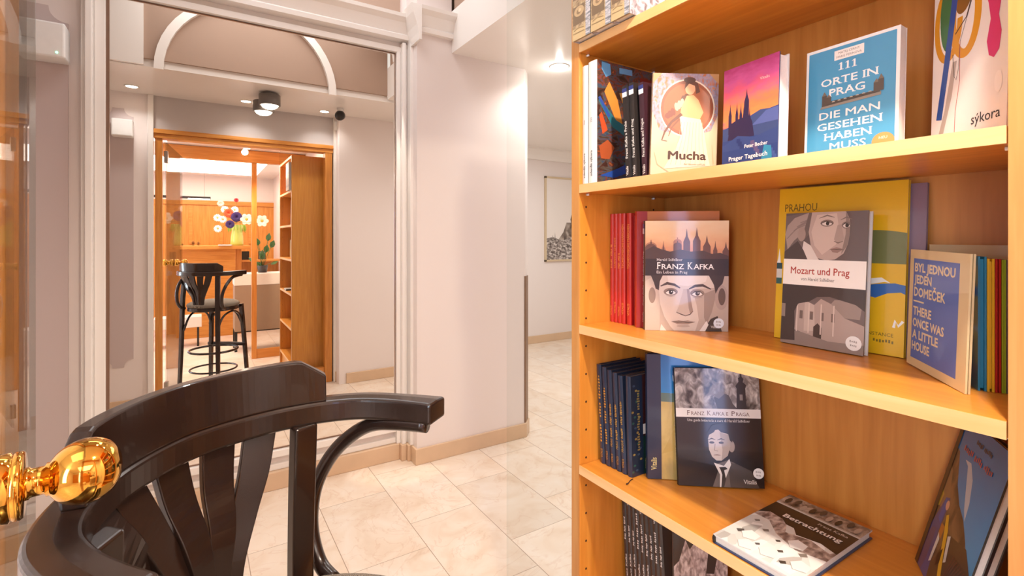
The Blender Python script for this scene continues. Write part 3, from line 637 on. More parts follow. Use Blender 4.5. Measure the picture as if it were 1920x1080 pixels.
def art_teal(a):
    cr, dk = '#d9c9a0', '#12211f'
    for i in range(9):
        x = 0.15+0.6*((i*37) % 10)/10; y = 0.45+0.05*i; a.poly(ell(x, y, 0.07, 0.02, 12, rot=30*i), cr)
    a.line([(0.3, 0.0), (0.35, 0.2), (0.3, 0.4), (0.5, 0.6), (0.45, 0.8)], [0.3, 0.16, 0.1, 0.07, 0.04], dk); a.line([(0.3, 0.3), (0.6, 0.45), (0.75, 0.65)], [0.08, 0.05, 0.03], dk)
    a.poly([(0.1, 0.1), (0.6, 0.06), (0.5, 0.2), (0.4, 0.32), (0.2, 0.2)], cr); a.poly(ell(0.45, 0.9, 0.3, 0.02), cr)
def art_111(a):
    bl = pm('#4c9dc8'); wh = '#f2f4f4'
    a.rect(0.03, 0.025, 0.965, 0.975, bl)
    a.rect(0.325, 0.865, 0.645, 0.945, '#efede8'); a.text('MATEJ CERNY', 0.37, 0.60, 0.913, 0.018, '#7a746c', True); a.text('MARIE PERINOVA', 0.35, 0.62, 0.880, 0.018, '#7a746c', True)
    for s_, u0, u1, v, c_ in (('ORTE IN', .18, .80, .665, .060), ('PRAG', .27, .665, .572, .062), ('DIE MAN', .17, .82, .385, .060), ('GESEHEN', .15, .85, .292, .060), ('HABEN', .23, .75, .203, .060), ('MUSS', .30, .69, .118, .060)):
        a.text(s_, u0, u1, v, c_, wh, True, 0.012)
    for x in (0.405, 0.478, 0.55):
        a.rect(x-0.009, 0.775, x+0.011, 0.835, wh); a.rect(x-0.026, 0.775, x+0.028, 0.780, wh); a.poly([(x-0.03, 0.822), (x-0.009, 0.826), (x+0.011, 0.837), (x-0.005, 0.836)], wh)
    a.poly([(0.18, 0.475), (0.83, 0.497), (0.83, 0.525), (0.2, 0.50)], '#8f8a80'); a.poly([(0.2, 0.495), (0.82, 0.52), (0.82, 0.54), (0.3, 0.53), (0.25, 0.54), (0.2, 0.54)], '#4a4640')
    for i in range(7): a.poly(ell(0.33+i*0.065, 0.518+i*0.003, 0.018, 0.009, 12, 0, 180), '#b3aca0')
    for x, y, hh in ((0.2, 0.50, 0.12), (0.25, 0.51, 0.08), (0.755, 0.53, 0.10), (0.80, 0.53, 0.13)):
        a.rect(x, y, x+0.055, y+hh*0.7, '#564b42'); a.poly([(x, y+hh*0.7), (x+0.055, y+hh*0.7), (x+0.027, y+hh)], '#7a6c5c')
    a.poly(ell(0.86, 0.13, 0.11, 0.07), '#dc9a5a'); a.text('NEU', 0.82, 0.90, 0.15, 0.02, '#f2ece2')
def art_sykora(a):
    a.poly([(0.05, 0.0), (0.13, 0.0), (0.3, 0.28), (0.36, 0.46), (0.3, 0.46), (0.2, 0.22)], '#b7afa8')
    def ring(cx, cy, rx, ry, wd, col, a0=0, a1=360, rot=0):
        p = ell(cx, cy, rx, ry, 28, a0, a1, rot); p += [p[0]] if a1-a0 >= 360 else []; a.line(p, wd, col)
    ring(0.22, 0.68, 0.17, 0.19, 0.075, '#d89a2c', 100, 359); ring(0.46, 0.68, 0.17, 0.20, 0.09, '#dd9f30', 170, 400)
    a.poly(ell(0.2, 0.7, 0.1, 0.17, rot=8), '#3c7a50'); a.poly(ell(0.45, 0.8, 0.14, 0.1, rot=30), '#8a6433')
    a.line([(0.045, 0.0), (0.12, 0.18), (0.2, 0.42), (0.28, 0.68), (0.36, 0.98)], [0.085, 0.085, 0.085, 0.085, 0.085], '#2a56a8')
    a.line([(0.3, 0.5), (0.33, 0.38), (0.36, 0.36), (0.39, 0.42), (0.4, 0.55), (0.56, 0.75)], 0.006, '#3a3836'); a.line([(0.4, 0.55), (0.41, 0.35), (0.36, 0.2), (0.35, 0.0)], 0.008, '#c4706a'); a.line([(0.33, 0.6), (0.48, 0.66), (0.63, 0.86)], 0.012, '#4a3b30')
    a.poly([(0.68, 0.78), (0.76, 0.66), (0.79, 0.58), (0.75, 0.48), (0.78, 0.41), (0.84, 0.39), (0.90, 0.42), (0.92, 0.50), (0.885, 0.58), (0.91, 0.66), (0.98, 0.78), (0.9, 0.78), (0.85, 0.69), (0.8, 0.78)], '#d8427f')
    a.text('sýkora', 0.58, 0.93, 0.105, 0.05, '#2c2927', False, 0.0); a.poly(ell(0.90, 0.27, 0.045, 0.05), '#f7f5f3')
def art_prager(a):
    a.rect(0, 0, 1, 1, SKY_P)
    a.poly([(0, 0), (1, 0), (1, 0.53), (0.85, 0.52), (0.7, 0.53), (0.55, 0.5), (0.4, 0.46), (0.2, 0.44), (0, 0.42)], '#3a4a78')
    a.poly([(0.55, 0.40), (1, 0.40), (1, 0.52), (0.8, 0.51)], '#53609a')
    for x, wd, top in ((0.14, 0.06, 0.66), (0.27, 0.05, 0.66), (0.345, 0.05, 0.64), (0.45, 0.09, 0.76), (0.40, 0.05, 0.6), (0.51, 0.05, 0.58)):
        a.poly([(x-wd/2, 0.36), (x+wd/2, 0.36), (x+wd/2, top-0.12), (x+wd*0.15, top-0.06), (x, top), (x-wd*0.15, top-0.06), (x-wd/2, top-0.12)], '#2e2347')
    a.poly([(0.1, 0.3), (0.16, 0.46), (0.3, 0.49), (0.5, 0.5), (0.56, 0.44), (0.6, 0.3)], '#2e2347'); a.rect(0, 0, 1, 0.3, '#2a3f78'); a.poly([(0, 0.25), (0.3, 0.33), (0.6, 0.29), (1, 0.34), (1, 0.2), (0, 0.2)], '#33467c')
    for i in range(14): a.rect(0.05+((i*29) % 90)/100, 0.03+((i*17) % 24)/100, 0.12+((i*29) % 90)/100, 0.07+((i*17) % 24)/100, ('#3f5694', '#25346a', '#5b4f78')[i % 3])
    a.poly([(0.72, 0.03), (0.92, 0.06), (0.9, 0.18), (0.78, 0.2)], '#2f86a8')
    a.text('Vitalis', 0.68, 0.85, 0.80, 0.025, '#f0dcd2', True); a.text('Peter Becher', 0.43, 0.84, 0.20, 0.034, '#f2ecea', True, 0.01); a.text('Prager Tagebuch', 0.14, 0.84, 0.10, 0.04, '#f5f0ee', True, 0.015)
def art_deco(a):
    """generic ornamental cover: a round medallion with a draped figure, lettering below"""
    a.rect(0, 0.42, 1, 1, PETALS); a.rect(0, 0, 1, 0.42, '#c9b292'); a.poly([(0, .42), (0, .62), (0.12, 0.44), (0.5, 0.36), (0.9, 0.44), (1, 0.6), (1, .3), (0, .3)], '#c9b292')
    a.poly([(0, 1), (0, 0.9), (0.14, 1)], '#b98a5a'); a.poly([(1, 1), (1, 0.9), (0.86, 1)], '#b98a5a')
    a.poly(ell(0.53, 0.66, 0.42, 0.285, 40), '#e3d3bc'); a.poly(ell(0.53, 0.66, 0.40, 0.27, 40), '#8f4a28'); a.poly(ell(0.53, 0.66, 0.36, 0.24, 40), '#a65a30')
    for i in range(12): a.poly(ell(0.24+((i*31) % 40)/100, 0.58+((i*23) % 30)/100, 0.045, 0.03, 12, rot=i*40), ('#7a3a22', '#c9743c', '#5d3320', '#8aa08c')[i % 4])
    a.poly([(0.52, 0.78), (0.44, 0.66), (0.42, 0.56), (0.72, 0.54), (0.78, 0.62), (0.70, 0.74), (0.62, 0.79)], '#dba672')
    a.poly(ell(0.57, 0.85, 0.075, 0.06), '#e0b084'); a.poly([(0.48, 0.84), (0.5, 0.92), (0.58, 0.94), (0.68, 0.91), (0.72, 0.82), (0.66, 0.8), (0.64, 0.88), (0.55, 0.9)], '#5a2f1c'); a.poly(ell(0.56, 0.935, 0.09, 0.03), '#4a2a20')
    a.poly([(0.42, 0.58), (0.74, 0.55), (0.80, 0.42), (0.86, 0.2), (0.9, 0.1), (0.2, 0.06), (0.36, 0.25), (0.46, 0.4)], '#d6c8ae')
    for i in range(8): a.line([(0.45+i*0.045, 0.52), (0.42+i*0.05, 0.36), (0.3+i*0.075, 0.1)], 0.006, '#bfa780')
    a.line([(0.45, 0.6), (0.3, 0.52), (0.2, 0.42), (0.16, 0.34), (0.24, 0.33)], [0.05, 0.04, 0.03, 0.02, 0.01], '#6b3a22'); a.line([(0.42, 0.55), (0.3, 0.46), (0.26, 0.38)], [0.03, 0.02, 0.01], '#7d4728')
    a.text('Mucha', 0.26, 0.84, 0.155, 0.08, '#43281c', True, 0.03); a.text('Art Nouveau and Life', 0.5, 0.82, 0.10, 0.018, '#6b4a36', True)
    a.line([(0.05, 0.22), (0.1, 0.1), (0.3, 0.02)], 0.008, '#bfa780'); a.line([(0.92, 0.3), (0.95, 0.12)], 0.008, '#bfa780')
def art_praga(a):
    a.rect(0, 0.65, 1, 1, GREYPH); a.rect(0, 0.0, 1, 0.58, '#211c1b'); a.rect(0.0, 0.3, 1, 0.58, '#2a2423')
    a.poly([(0.5, 0.65), (0.46, 0.75), (0.55, 0.8), (0.64, 0.77), (0.68, 0.70), (0.74, 0.65)], '#4a433f'); a.poly([(0.46, .76), (.55, .81), (.6, .79), (.52, .74)], '#7d746e')
    a.poly([(0.72, 0.65), (0.735, 0.83), (0.72, 0.85), (0.76, 0.89), (0.755, 0.92), (0.78, 0.93), (0.787, 1.0), (0.80, 0.93), (0.82, 0.91), (0.81, 0.885), (0.85, 0.86), (0.835, 0.83), (0.84, 0.65)], '#2f2a28'); a.rect(0.765, 0.73, 0.80, 0.78, '#8d857e')
    a.rect(0, 0.58, 1, 0.655, '#e9e3dc')
    a.text('F', 0.13, 0.165, 0.598, 0.04, '#6b4a3c', True); a.text('RANZ', 0.18, 0.34, 0.598, 0.03, '#6b4a3c', True); a.text('K', 0.37, 0.42, 0.598, 0.04, '#6b4a3c', True); a.text('AFKA E ', 0.43, 0.62, 0.598, 0.03, '#6b4a3c', True); a.text('P', 0.655, 0.70, 0.598, 0.04, '#6b4a3c', True); a.text('RAGA', 0.71, 0.87, 0.598, 0.03, '#6b4a3c', True)
    a.text('Una guida letteraria a cura di Harald Salfellner', 0.13, 0.87, 0.545, 0.022, '#e6e0da', True)
    c = lambda p: [((x-775)/600, 1-(y-195)/820) for x, y in p]
    a.poly(c([(1015, 1015), (1060, 900), (1045, 860), (1130, 830), (1180, 850), (1290, 900), (1340, 1015)]), '#6a605a'); a.poly(c([(1130, 850), (1180, 850), (1290, 900), (1340, 1015), (1140, 1015)]), '#4d4540')
    a.poly(c([(1030, 850), (1100, 870), (1140, 820), (1150, 860), (1110, 950), (1085, 1015), (1065, 1015), (1070, 930)]), '#e2dad2'); a.poly(c([(1065, 880), (1110, 876), (1125, 890), (1100, 900), (1110, 960), (1095, 1015), (1075, 1015), (1085, 930), (1075, 898)]), '#3a332f')
    a.poly(c(ell(1160, 735, 22, 40)), '#a5968b')
    a.poly(c([(995, 660), (1000, 760), (1020, 810), (1050, 835), (1085, 835), (1130, 800), (1150, 740), (1150, 660), (1080, 620), (1020, 630)]), '#cfc1b5'); a.poly(c([(1080, 640), (1150, 660), (1150, 740), (1130, 800), (1085, 835), (1095, 760)]), '#ae9f93')
    a.poly(c([(985, 720), (988, 650), (1030, 590), (1090, 575), (1150, 590), (1175, 640), (1165, 710), (1148, 690), (1140, 650), (1090, 640), (1060, 610), (1040, 640), (1005, 660)]), '#2b2422')
    for ex in (1022, 1088): a.poly(c(ell(ex, 712, 18, 8)), '#4a3e38'); a.line(c([(ex-26, 694), (ex, 684), (ex+26, 692)]), [0.004, 0.014, 0.004], '#3a302b')
    a.line(c([(1045, 720), (1038, 765), (1062, 770)]), 0.008, '#8f8075'); a.line(c([(1030, 798), (1055, 796), (1080, 798)]), [0.004, 0.012, 0.004], '#7a5f56')
    a.text('Vitalis', 0.76, 0.91, 0.035, 0.034, '#e6e0da', True)
def art_navy(a):
    a.rect(0, 0, 1, 1, FIELD); a.rect(0, 0.64, 1, 1, SKYB); a.poly([(0, 0.62), (1, 0.60), (1, 0.7), (0.6, 0.68), (0, 0.69)], '#5f7468')
    a.poly([(0, 0.2), (0.35, 0.62), (0.6, 0.56), (0.5, 0.3)], '#c2a35c'); a.poly(ell(0.3, 0.52, 0.09, 0.05), '#a99a5e')
    a.poly([(0.32, 0.0), (0.38, 0.3), (0.42, 0.42), (0.55, 0.45), (0.62, 0.4), (0.7, 0.2), (0.75, 0.0)], '#7885b5'); a.poly([(0.40, 0.34), (0.42, 0.44), (0.47, 0.5), (0.56, 0.48), (0.62, 0.38), (0.52, 0.33)], '#3d76b4')
    for i in range(6): a.line([(0.42+i*0.03, 0.33), (0.36+i*0.065, 0.03)], 0.016, '#5a6aa2')
    a.poly(ell(0.53, 0.53, 0.05, 0.035), '#d7b48a')
def art_betr(a):
    a.rect(0, 0, 1, 0.66, STONES); a.rect(0, 0.82, 1, 1, SEPIA); a.rect(0, 0.55, 1, 0.80, '#231d1b')
    a.poly([(0, 0.55), (0.1, 0.62), (0.28, 0.60), (0.38, 0.54), (0.45, 0.45), (0.7, 0.5), (0.95, 0.45), (1, 0.55), (1, 0.35), (0.7, 0.3), (0.4, 0.38), (0.2, 0.5), (0, 0.5)], ROCKS)
    a.poly([(0.45, 0.56), (0.55, 0.48), (0.8, 0.52), (1, 0.48), (1, 0.57)], '#231d1b')
    for i, (x, y, r) in enumerate(((0.13, 0.2, 0.05), (0.3, 0.35, 0.04), (0.5, 0.3, 0.03), (0.62, 0.2, 0.035), (0.8, 0.28, 0.05), (0.74, 0.1, 0.04), (0.4, 0.15, 0.03), (0.12, 0.42, 0.035))): a.poly([(x-r, y), (x, y-r*0.5), (x+r, y+r*0.2), (x+r*.2, y+r*0.8)], ('#5a534e', '#857c74', '#46403c')[i % 3])
    for x, y in ((0.25, 0.2), (0.55, 0.12), (0.66, 0.36), (0.33, 0.08), (0.88, 0.15)): a.poly([(x-0.1, y), (x-0.02, y-0.06), (x+0.1, y-0.03), (x+0.09, y+0.05), (x-0.04, y+0.07)], '#f1efec'); a.line([(x-0.1, y), (x-0.02, y-0.06), (x+0.1, y-0.03)], 0.006, '#a8a19a')
    a.text('Franz Kafka', 0.58, 0.92, 0.735, 0.03, '#ded6ce', True); a.text('Betrachtung', 0.24, 0.92, 0.635, 0.055, '#f0ebe6', True, 0.02)
    for i in range(9): a.poly(ell(0.08+i*0.105, 0.9+0.03*math.sin(i*2), 0.03, 0.05, 12), ('#2c2523', '#4a3f39', '#b5a698')[i % 3])
    a.line([(0, 0.82), (1, 0.82)], 0.012, '#cfc3b8')
def art_rock(a):
    a.rect(0, 0.88, 1, 1, SEPIA); a.rect(0, 0.0, 1, 0.88, '#1f1a18'); a.line([(0, 0.875), (1, 0.875)], 0.02, '#cfc3b8')
    a.text('Be', 0.42, 0.52, 0.80, 0.04, '#ece6e0', True, 0.02)
    a.poly([(0, 0.55), (0.1, 0.6), (0.22, 0.78), (0.3, 0.7), (0.42, 0.78), (0.5, 0.74), (0.62, 0.75), (0.72, 0.55), (0.8, 0.62), (0.9, 0.8), (1, 0.7), (1, 0), (0, 0)], ROCKS); a.poly([(0.6, 0.5), (0.66, 0.75), (0.74, 0.78), (0.8, 0.62), (0.75, 0.5)], '#2a2321')
def art_lean(a):
    a.rect(0, 0, 1, 1, SKYB)
    a.poly([(0.28, 0.78), (0.36, 0.76), (0.45, 0.66), (0.55, 0.55), (0.62, 0.50), (0.6, 0.6), (0.52, 0.72), (0.4, 0.79)], '#b9c6d2')
    a.poly([(0, 0), (0, 0.76), (0.06, 0.8), (0.13, 0.79), (0.2, 0.72), (0.3, 0.62), (0.45, 0.54), (0.6, 0.5), (0.75, 0.42), (0.88, 0.32), (1, 0.3), (1, 0)], MOUNT); a.poly([(0, 0.45), (0.0, 0.7), (0.12, 0.66), (0.25, 0.5), (0.2, 0.4)], '#8a7050')
    a.poly([(0.3, 0), (0.42, 0.35), (0.8, 0.4), (1, 0.3), (1, 0)], '#4b3d2e'); a.poly([(0.0, 0.3), (0.05, 0.52), (0.12, 0.5), (0.1, 0.42), (0.05, 0.4)], '#b79a3c')
    a.poly([(0.0, 0.0), (0.04, 0.24), (0.12, 0.38), (0.18, 0.5), (0.26, 0.52), (0.27, 0.42), (0.25, 0.3), (0.3, 0.1), (0.32, 0)], '#3f4a86'); a.poly([(0.16, 0.36), (0.19, 0.5), (0.25, 0.48), (0.24, 0.34)], '#2b55ac'); a.poly(ell(0.255, 0.47, 0.035, 0.03), '#d8a98c')
    a.poly([(0.0, 0.0), (0.03, 0.16), (0.12, 0.28), (0.2, 0.3), (0.2, 0.1), (0.16, 0.0)], '#54456a')
    a.poly([(0.3, 0.42), (0.34, 0.44), (0.42, 0.36), (0.48, 0.24), (0.58, 0.1), (0.66, 0.0), (0.58, 0.0), (0.46, 0.16), (0.38, 0.3)], '#d8ae2c'); a.poly([(0.26, 0.36), (0.34, 0.36), (0.34, 0.28), (0.27, 0.28)], '#b3722e'); a.poly([(0.27, 0.3), (0.32, 0.27), (0.3, 0.12), (0.26, 0.1)], '#d9d6cc'); a.poly([(0.38, 0.2), (0.44, 0.26), (0.46, 0.17), (0.4, 0.13)], '#1f1a1a'); a.poly([(0.45, 0.34), (0.5, 0.36), (0.56, 0.22), (0.52, 0.2)], '#d2cfc6')
    for i in range(7): a.line([(0.56+i*0.02, 0.05), (0.62+i*0.03, 0.2), (0.66+i*0.04, 0.3)], 0.008, '#6b3a30')
    marks(a, 0.38, 0.70, 0.905, 0.026, '#1d2a3e', 0, 12, (5,)); marks(a, 0.20, 0.80, 0.82, 0.034, '#a8505c', 0, 18, (6, 12)); a.rect(0, 0, 0.075, 1, '#15131a')
def art_oil(a):
    a.rect(0, 0, 1, 1, OIL)
    a.poly([(0.05, 0.99), (0.15, 0.985), (0.16, 0.90), (0.1, 0.87), (0.05, 0.93)], '#5f9fd0'); a.line([(0.26, 0.95), (0.42, 0.955)], 0.05, '#6aa0cc'); a.rect(0.52, 0.86, 0.86, 0.93, '#7a2420')
    a.poly([(0.08, 0.75), (0.14, 0.84), (0.24, 0.7), (0.3, 0.5), (0.22, 0.52)], '#d08a3c'); a.poly([(0.02, 0.55), (0.05, 0.58), (0.12, 0.44), (0.06, 0.4)], '#c0502c'); a.poly([(0.26, 0.76), (0.33, 0.78), (0.3, 0.68)], '#d9a04c')
    a.line([(0.02, 0.68), (0.2, 0.5), (0.42, 0.42), (0.45, 0.3), (0.34, 0.16)], [0.03, 0.08, 0.1, 0.09, 0.05], '#2f6f7c'); a.poly([(0.03, 0.06), (0.2, 0.05), (0.42, 0.12), (0.36, 0.18), (0.24, 0.13)], '#2a4ea0'); a.poly([(0.02, 0.3), (0.12, 0.36), (0.2, 0.3), (0.14, 0.2), (0.04, 0.2)], '#a8522e'); a.line([(0.02, 0.7), (0.1, 0.6), (0.14, 0.55)], 0.03, '#2f4f9c')
def art_engr(a): a.rect(0, 0, 1, 1, ENGR)
def art_vit(a): a.rect(0, 0, 1, 1, '#141925')

# spines
def _sub(a, u0, u1):
    b = Art(a.mb, a.o+a.U*(u0*a.w), a.U, a.V, a.N, a.w*(u1-u0), a.h); b.k = a.k; return b
def sp_sepia(a):
    a.rect(0.0, 0, 0.74, 1, SEPSP); a.rect(0.74, 0, 1, 1, GREYSP); a.rect(0.0, 0.0, 0.74, 0.10, '#c2aa80')
    for k in range(4):
        a.rect(0.04, 0.13+k*0.22, 0.70, 0.29+k*0.22, '#76634e'); a.poly(ell(0.38, 0.24+k*0.22, 0.28, 0.045, 20), '#b59c78'); a.poly(ell(0.36, 0.235+k*0.22, 0.12, 0.022, 14), '#8a7458'); a.poly(ell(0.42, 0.245+k*0.22, 0.08, 0.015, 12), '#cdb48e'); a.line([(0.05, 0.30+k*0.22), (0.37, 0.325+k*0.22), (0.69, 0.30+k*0.22)], 0.04, '#a48d6c')
    a.line([(0.05, 0.06), (0.7, 0.055)], 0.02, '#8f7a5a'); a.line([(0.1, 0.085), (0.35, 0.1), (0.66, 0.085)], 0.03, '#a08a66')
def sp_text(*items):
    def f(a):
        for it in items:
            a.text(it[0], it[1], it[2], it[4] if len(it) > 4 else 0.68, it[5] if len(it) > 5 else 0.42, it[3], True, 0.01, 90)
    return f
GOLD, RGOLD, OFFW = mat('gold_foil', '#d8b45a', 0.3, 0.6), mat('gold_on_red', '#e59a54', 0.4, 0.3), pm('#e2ded8')
def sp_marks(word, w1, m0, m1, col, u=0.68, cap=0.4, n=22):
    def f(a):
        if word: a.text(word, m0, w1, u, cap, col, True, 0, 90)
        marks(a, w1+0.02 if word else m0, m1, u, cap*0.9, col, 90, n, (6, 7, 13))
        a.text('VITALIS' if cap < 0.43 else 'VITALIS', 0.06, 0.15, u, cap, col, True, 0, 90)
    return f
def flags(extra, kinds=0):
    def f(a):
        a.rect(0, 0.88, 1, 0.955, '#e9e5e6'); a.rect(0, 0.93, 1, 0.972, '#2f3a78'); a.line([(0, 0.93), (1, 0.972)], 0.2, '#c8324a'); a.line([(0, 0.972), (1, 0.93)], 0.2, '#e6d5dc')
        extra(a)
    return f

# ------------------------------------------------------------------ the books, shelf by shelf
# upper shelf: three books of old city engravings
for i, y in enumerate((0.8543, 0.789, 0.7345)):
    book(('sepia and grey spined book of old engravings, nearest the left panel on the highest shelf', 'middle one of three sepia and grey spined engraving books on the highest shelf', 'sepia spined book with pale engraved front cover, right of two similar books')[i],
         (0.757, y, SZ[0]), 0, 0.24, 0.27, 0.0635 if i == 0 else (0.0635 if i == 1 else 0.053), 0, 0, '#b8b2b8', '#a08c6e', None, art_engr, sp_sepia, 'engraving books on the highest shelf')
# second shelf
z = SZ[1]
book('slim white spined book standing against the left panel beside a painted cover', (0.786, 0.8985, z), 0, 0.27, 0.283, 0.0185, 0, 0, '#eceae6', None, None, None, sp_text(('zdeněk sýkora', 0.05, 0.26, pm('#4a4846'), 0.62, 0.3), ('XXI', 0.5, 0.54, pm('#8a8886'), 0.62, 0.25)))
book('large art book with abstract oil painting cover and white spine', (0.786, 0.8655, z), 0, 0.27, 0.287, 0.031, 0, 0, '#3a3a36', '#efede8', None, art_oil, sp_text(('zdeněk sýkora', 0.06, 0.27, pm('#4a4846'), 0.5, 0.22), ('XXII', 0.5, 0.54, pm('#8a8886'), 0.5, 0.18)))
for i, (y, s_) in enumerate(((0.775, 'Franz Kafka a Praha'), (0.7605, 'Franz Kafka und Prag'), (0.738, 'Franz Kafka and Prague'))):
    book(('thin dark spined book with flag sticker, beside the abstract painted cover', 'middle thin dark book with flag sticker and white spine lettering', 'thin dark maroon book directly behind the ornamental medallion cover')[i],
         (0.800+0.006*i, y, z), 0, 0.13, 0.208 if i != 1 else 0.212, 0.0135, 3.2, 0, ('#241f1f', '#2a2524', '#3a1f2a')[i], None, None, None, flags(sp_text((s_, 0.22, 0.62, OFFW, 0.7, 0.5), ('Vitalis', 0.04, 0.14, OFFW, 0.7, 0.5))), 'thin dark books with flag stickers', False)
book('cream paperback with ornamental round medallion around a draped figure', (0.803, 0.722, z), -35, 0.136, 0.214, 0.012, 1.0, -2.0, '#d9c4a6', '#b99a78', None, art_deco, None, None, False)
book('hardback Prager Tagebuch with red sunset over castle spires', (0.889, 0.613, z+0.001), -97.5, 0.122, 0.204, 0.027, 2.0, 0, '#3a4a78', '#3a3f68', '#d9d5d2', art_prager, None, None, True, pages=M_PAPERW)
book('sky blue paperback 111 Orte in Prag with white border', (0.944, 0.482, z), -92, 0.147, 0.212, 0.022, 3.0, 0, '#eef0ef', '#eef0ef', '#eef0ef', art_111, None, None, False, pages=M_PAPERW)
book('tall white art book with coloured looping shapes', (0.972, 0.304, z), -132, 0.145, 0.285, 0.013, 1.5, 0, '#f0eeec', '#efedea', None, art_sykora, None, None, True)
# third shelf
z = SZ[2]
reds = [(0.9045, 0.0125, ''), (0.8915, 0.0125, 'CUENTOS CHECOS'), (0.8785, 0.0125, ''), (0.8650, 0.0130, 'TSCHECHISCHE MÄRCHEN'), (0.8455, 0.0145, 'TSCHECHISCHE MÄRCHEN')]
for i, (y, t_, s_) in enumerate(reds):
    book(('red cloth book touching the left panel, first of the red row', 'second red cloth book from the left panel, gold spine lettering', 'third red cloth book from the left panel, gold spine lettering', 'fourth red cloth book from the left panel, gold spine lettering', 'fifth red cloth book, standing after a narrow gap in the red row')[i],
         (0.8755, y, z), 0, 0.15, 0.268, t_, 0.0, 0, '#b3211f', '#b8231f', None, None, sp_text((s_, 0.5, 0.5+0.02*len(s_), RGOLD, 0.72, 0.48), ('VITALIS', 0.08, 0.19, RGOLD, 0.72, 0.45)) if s_ else sp_marks('', 0, 0.5, 0.72-0.04*i, RGOLD, 0.72, 0.44, 16), 'red cloth books')
book('slim darker red book pushed further back in the red row', (0.881, 0.831, z), 0, 0.15, 0.262, 0.012, 0.3, 0, '#8a1a1a', '#8f1b1a', None, None, None, 'red cloth books')
book('red spined book with plain orange brown cover behind the large sepia face', (0.864, 0.818, z), -38, 0.185, 0.270, 0.019, -1.0, 0, '#b8642a', '#b3211f', '#8a1a1a', lambda a: (a.rect(0, 0, 0.13, 1, '#9a1d1e'), a.rect(0.13, 0, 1, 1, '#c4742f')), None, 'red cloth books')
book('book with large sepia face below a dusk city skyline', (0.857, 0.786, z), -38.5, 0.181, 0.247, 0.022, -1.6, 0, '#b3a093', '#221c1b', '#221c1b', art_kafka, flags(sp_text(('Franz Kafka · Ein Leben in Prag', 0.22, 0.72, OFFW, 0.75, 0.5), ('Vitalis', 0.06, 0.16, OFFW, 0.75, 0.5))), None, True, sticker=(0.885, 0.075, 0.062, '#dfe3ea'))
book('large yellow picture book lettered PRAHOU standing behind the dusky portrait book', (1.023, 0.583, z), -88, 0.2235, 0.3115, 0.011, 4.6, 0, '#e0b010', '#d8a810', '#d8a810', art_prahou, None, None, True)
book('mauve hardback mostly hidden behind the yellow picture book', (1.0365, 0.545, z), -88, 0.208, 0.305, 0.008, 4.6, 0, '#7f6678', None, None, None, None, None, True)
book('book with dusky portrait above a white band of red lettering', (0.985, 0.548, z), -90, 0.146, 0.257, 0.018, 4.8, 0, '#5e5150', '#4a3f3e', '#d8d2cc', art_mozart, None, None, True, pages=M_PAPERW, sticker=(0.895, 0.075, 0.088, '#e6e3df'))
book('cream and blue picture book lettered Byl jednou jeden domecek', (0.992, 0.342, z), -139.6, 0.167, 0.187, 0.006, 1.5, -1.0, '#dcc79a', '#3a2a22', '#d2bd92', art_byl, None, None, True)
book('wide tan hardback lying upright behind the row of picture books', (1.052, 0.335, z), -98, 0.15, 0.197, 0.009, 3.0, 0, '#b9a27a', '#4a3020', '#6a4a2a', None, None, None, True)
pics = [('teal picture book with cream and black tree pattern, next to the cream and blue one', '#1c6f8c', '#1f7796', art_teal, 0.183, 0.009), ('bright yellow picture book between the teal and the red one', '#e0b024', '#e0b024', None, 0.180, 0.0075), ('red picture book between the yellow and the green one', '#a8201f', '#a8201f', None, 0.180, 0.006), ('lime green picture book in the row by the right panel', '#8fae2c', '#8fae2c', None, 0.179, 0.0042), ('thin grey picture book in the row by the right panel', '#6d6268', '#6d6268', None, 0.179, 0.0032), ('thin ochre picture book touching the right panel', '#c9a42c', '#c9a42c', None, 0.179, 0.004)]
yw = math.radians(-150); cum = 0
for (lab, c1, c2, ar, hh, tt), wid in zip(pics, (0.135, 0.13, 0.13, 0.13, 0.13, 0.125)):
    bx, by = 0.9003-math.sin(yw)*cum, 0.2297+math.cos(yw)*cum; cum += tt+0.0006
    book(lab, (bx-math.cos(yw)*wid, by-math.sin(yw)*wid, z), -150, wid, hh, tt, 0, 0, c1, c2, c2, ar, None, 'picture books by the right panel', True, pages=mat('tinted_pages_'+c2.lstrip('#'), c2, 0.7))
# fourth shelf
z = SZ[3]
titles = ['', '', 'PRAG', 'PRAG', 'PRAGUE']
for i in range(5):
    book(('navy book at the left end of the fourth shelf, touching the panel', 'second navy book from the left end of the fourth shelf', 'third navy book from the left end of the fourth shelf', 'fourth navy book from the left end of the fourth shelf', 'fifth navy book from the left end of the fourth shelf')[i],
         (0.831+0.001*i, 0.8875-0.0168*i, z), 0, 0.135, 0.236-0.003*i, 0.0155, 3.6, 0, '#1e2a3e', '#22314a', None, None, sp_marks(titles[i], 0.22+0.02*len(titles[i]), 0.22, (0.9, 0.8, 0.66, 0.68, 0.74)[i], GOLD, 0.7, 0.4), 'navy books with gold spines')
book('last navy book of the row, its gold patterned cover turned outward', (0.836, 0.8036, z), 0, 0.135, 0.228, 0.0155, 1.5, 0, '#1e2a3e', '#22314a', None, lambda a: ([a.poly(ell(0.02+((i*37) % 20)/100, 0.05+((i*53) % 90)/100, 0.03, 0.012, 10), ('#2f5a54', '#8a7a48', '#3d4f66')[i % 3]) for i in range(20)], a.rect(0.27, 0, 1, 1, '#3a1c1c'), a.rect(0.27, 0.0, 0.6, 0.38, '#1c3b34'), a.rect(0.27, 0.40, 0.5, 0.5, '#ded8d2'), marks(a, 0.25, 0.86, 0.19, 0.06, '#8a7a48', 90, 24, (7, 15))), None, 'navy books with gold spines')
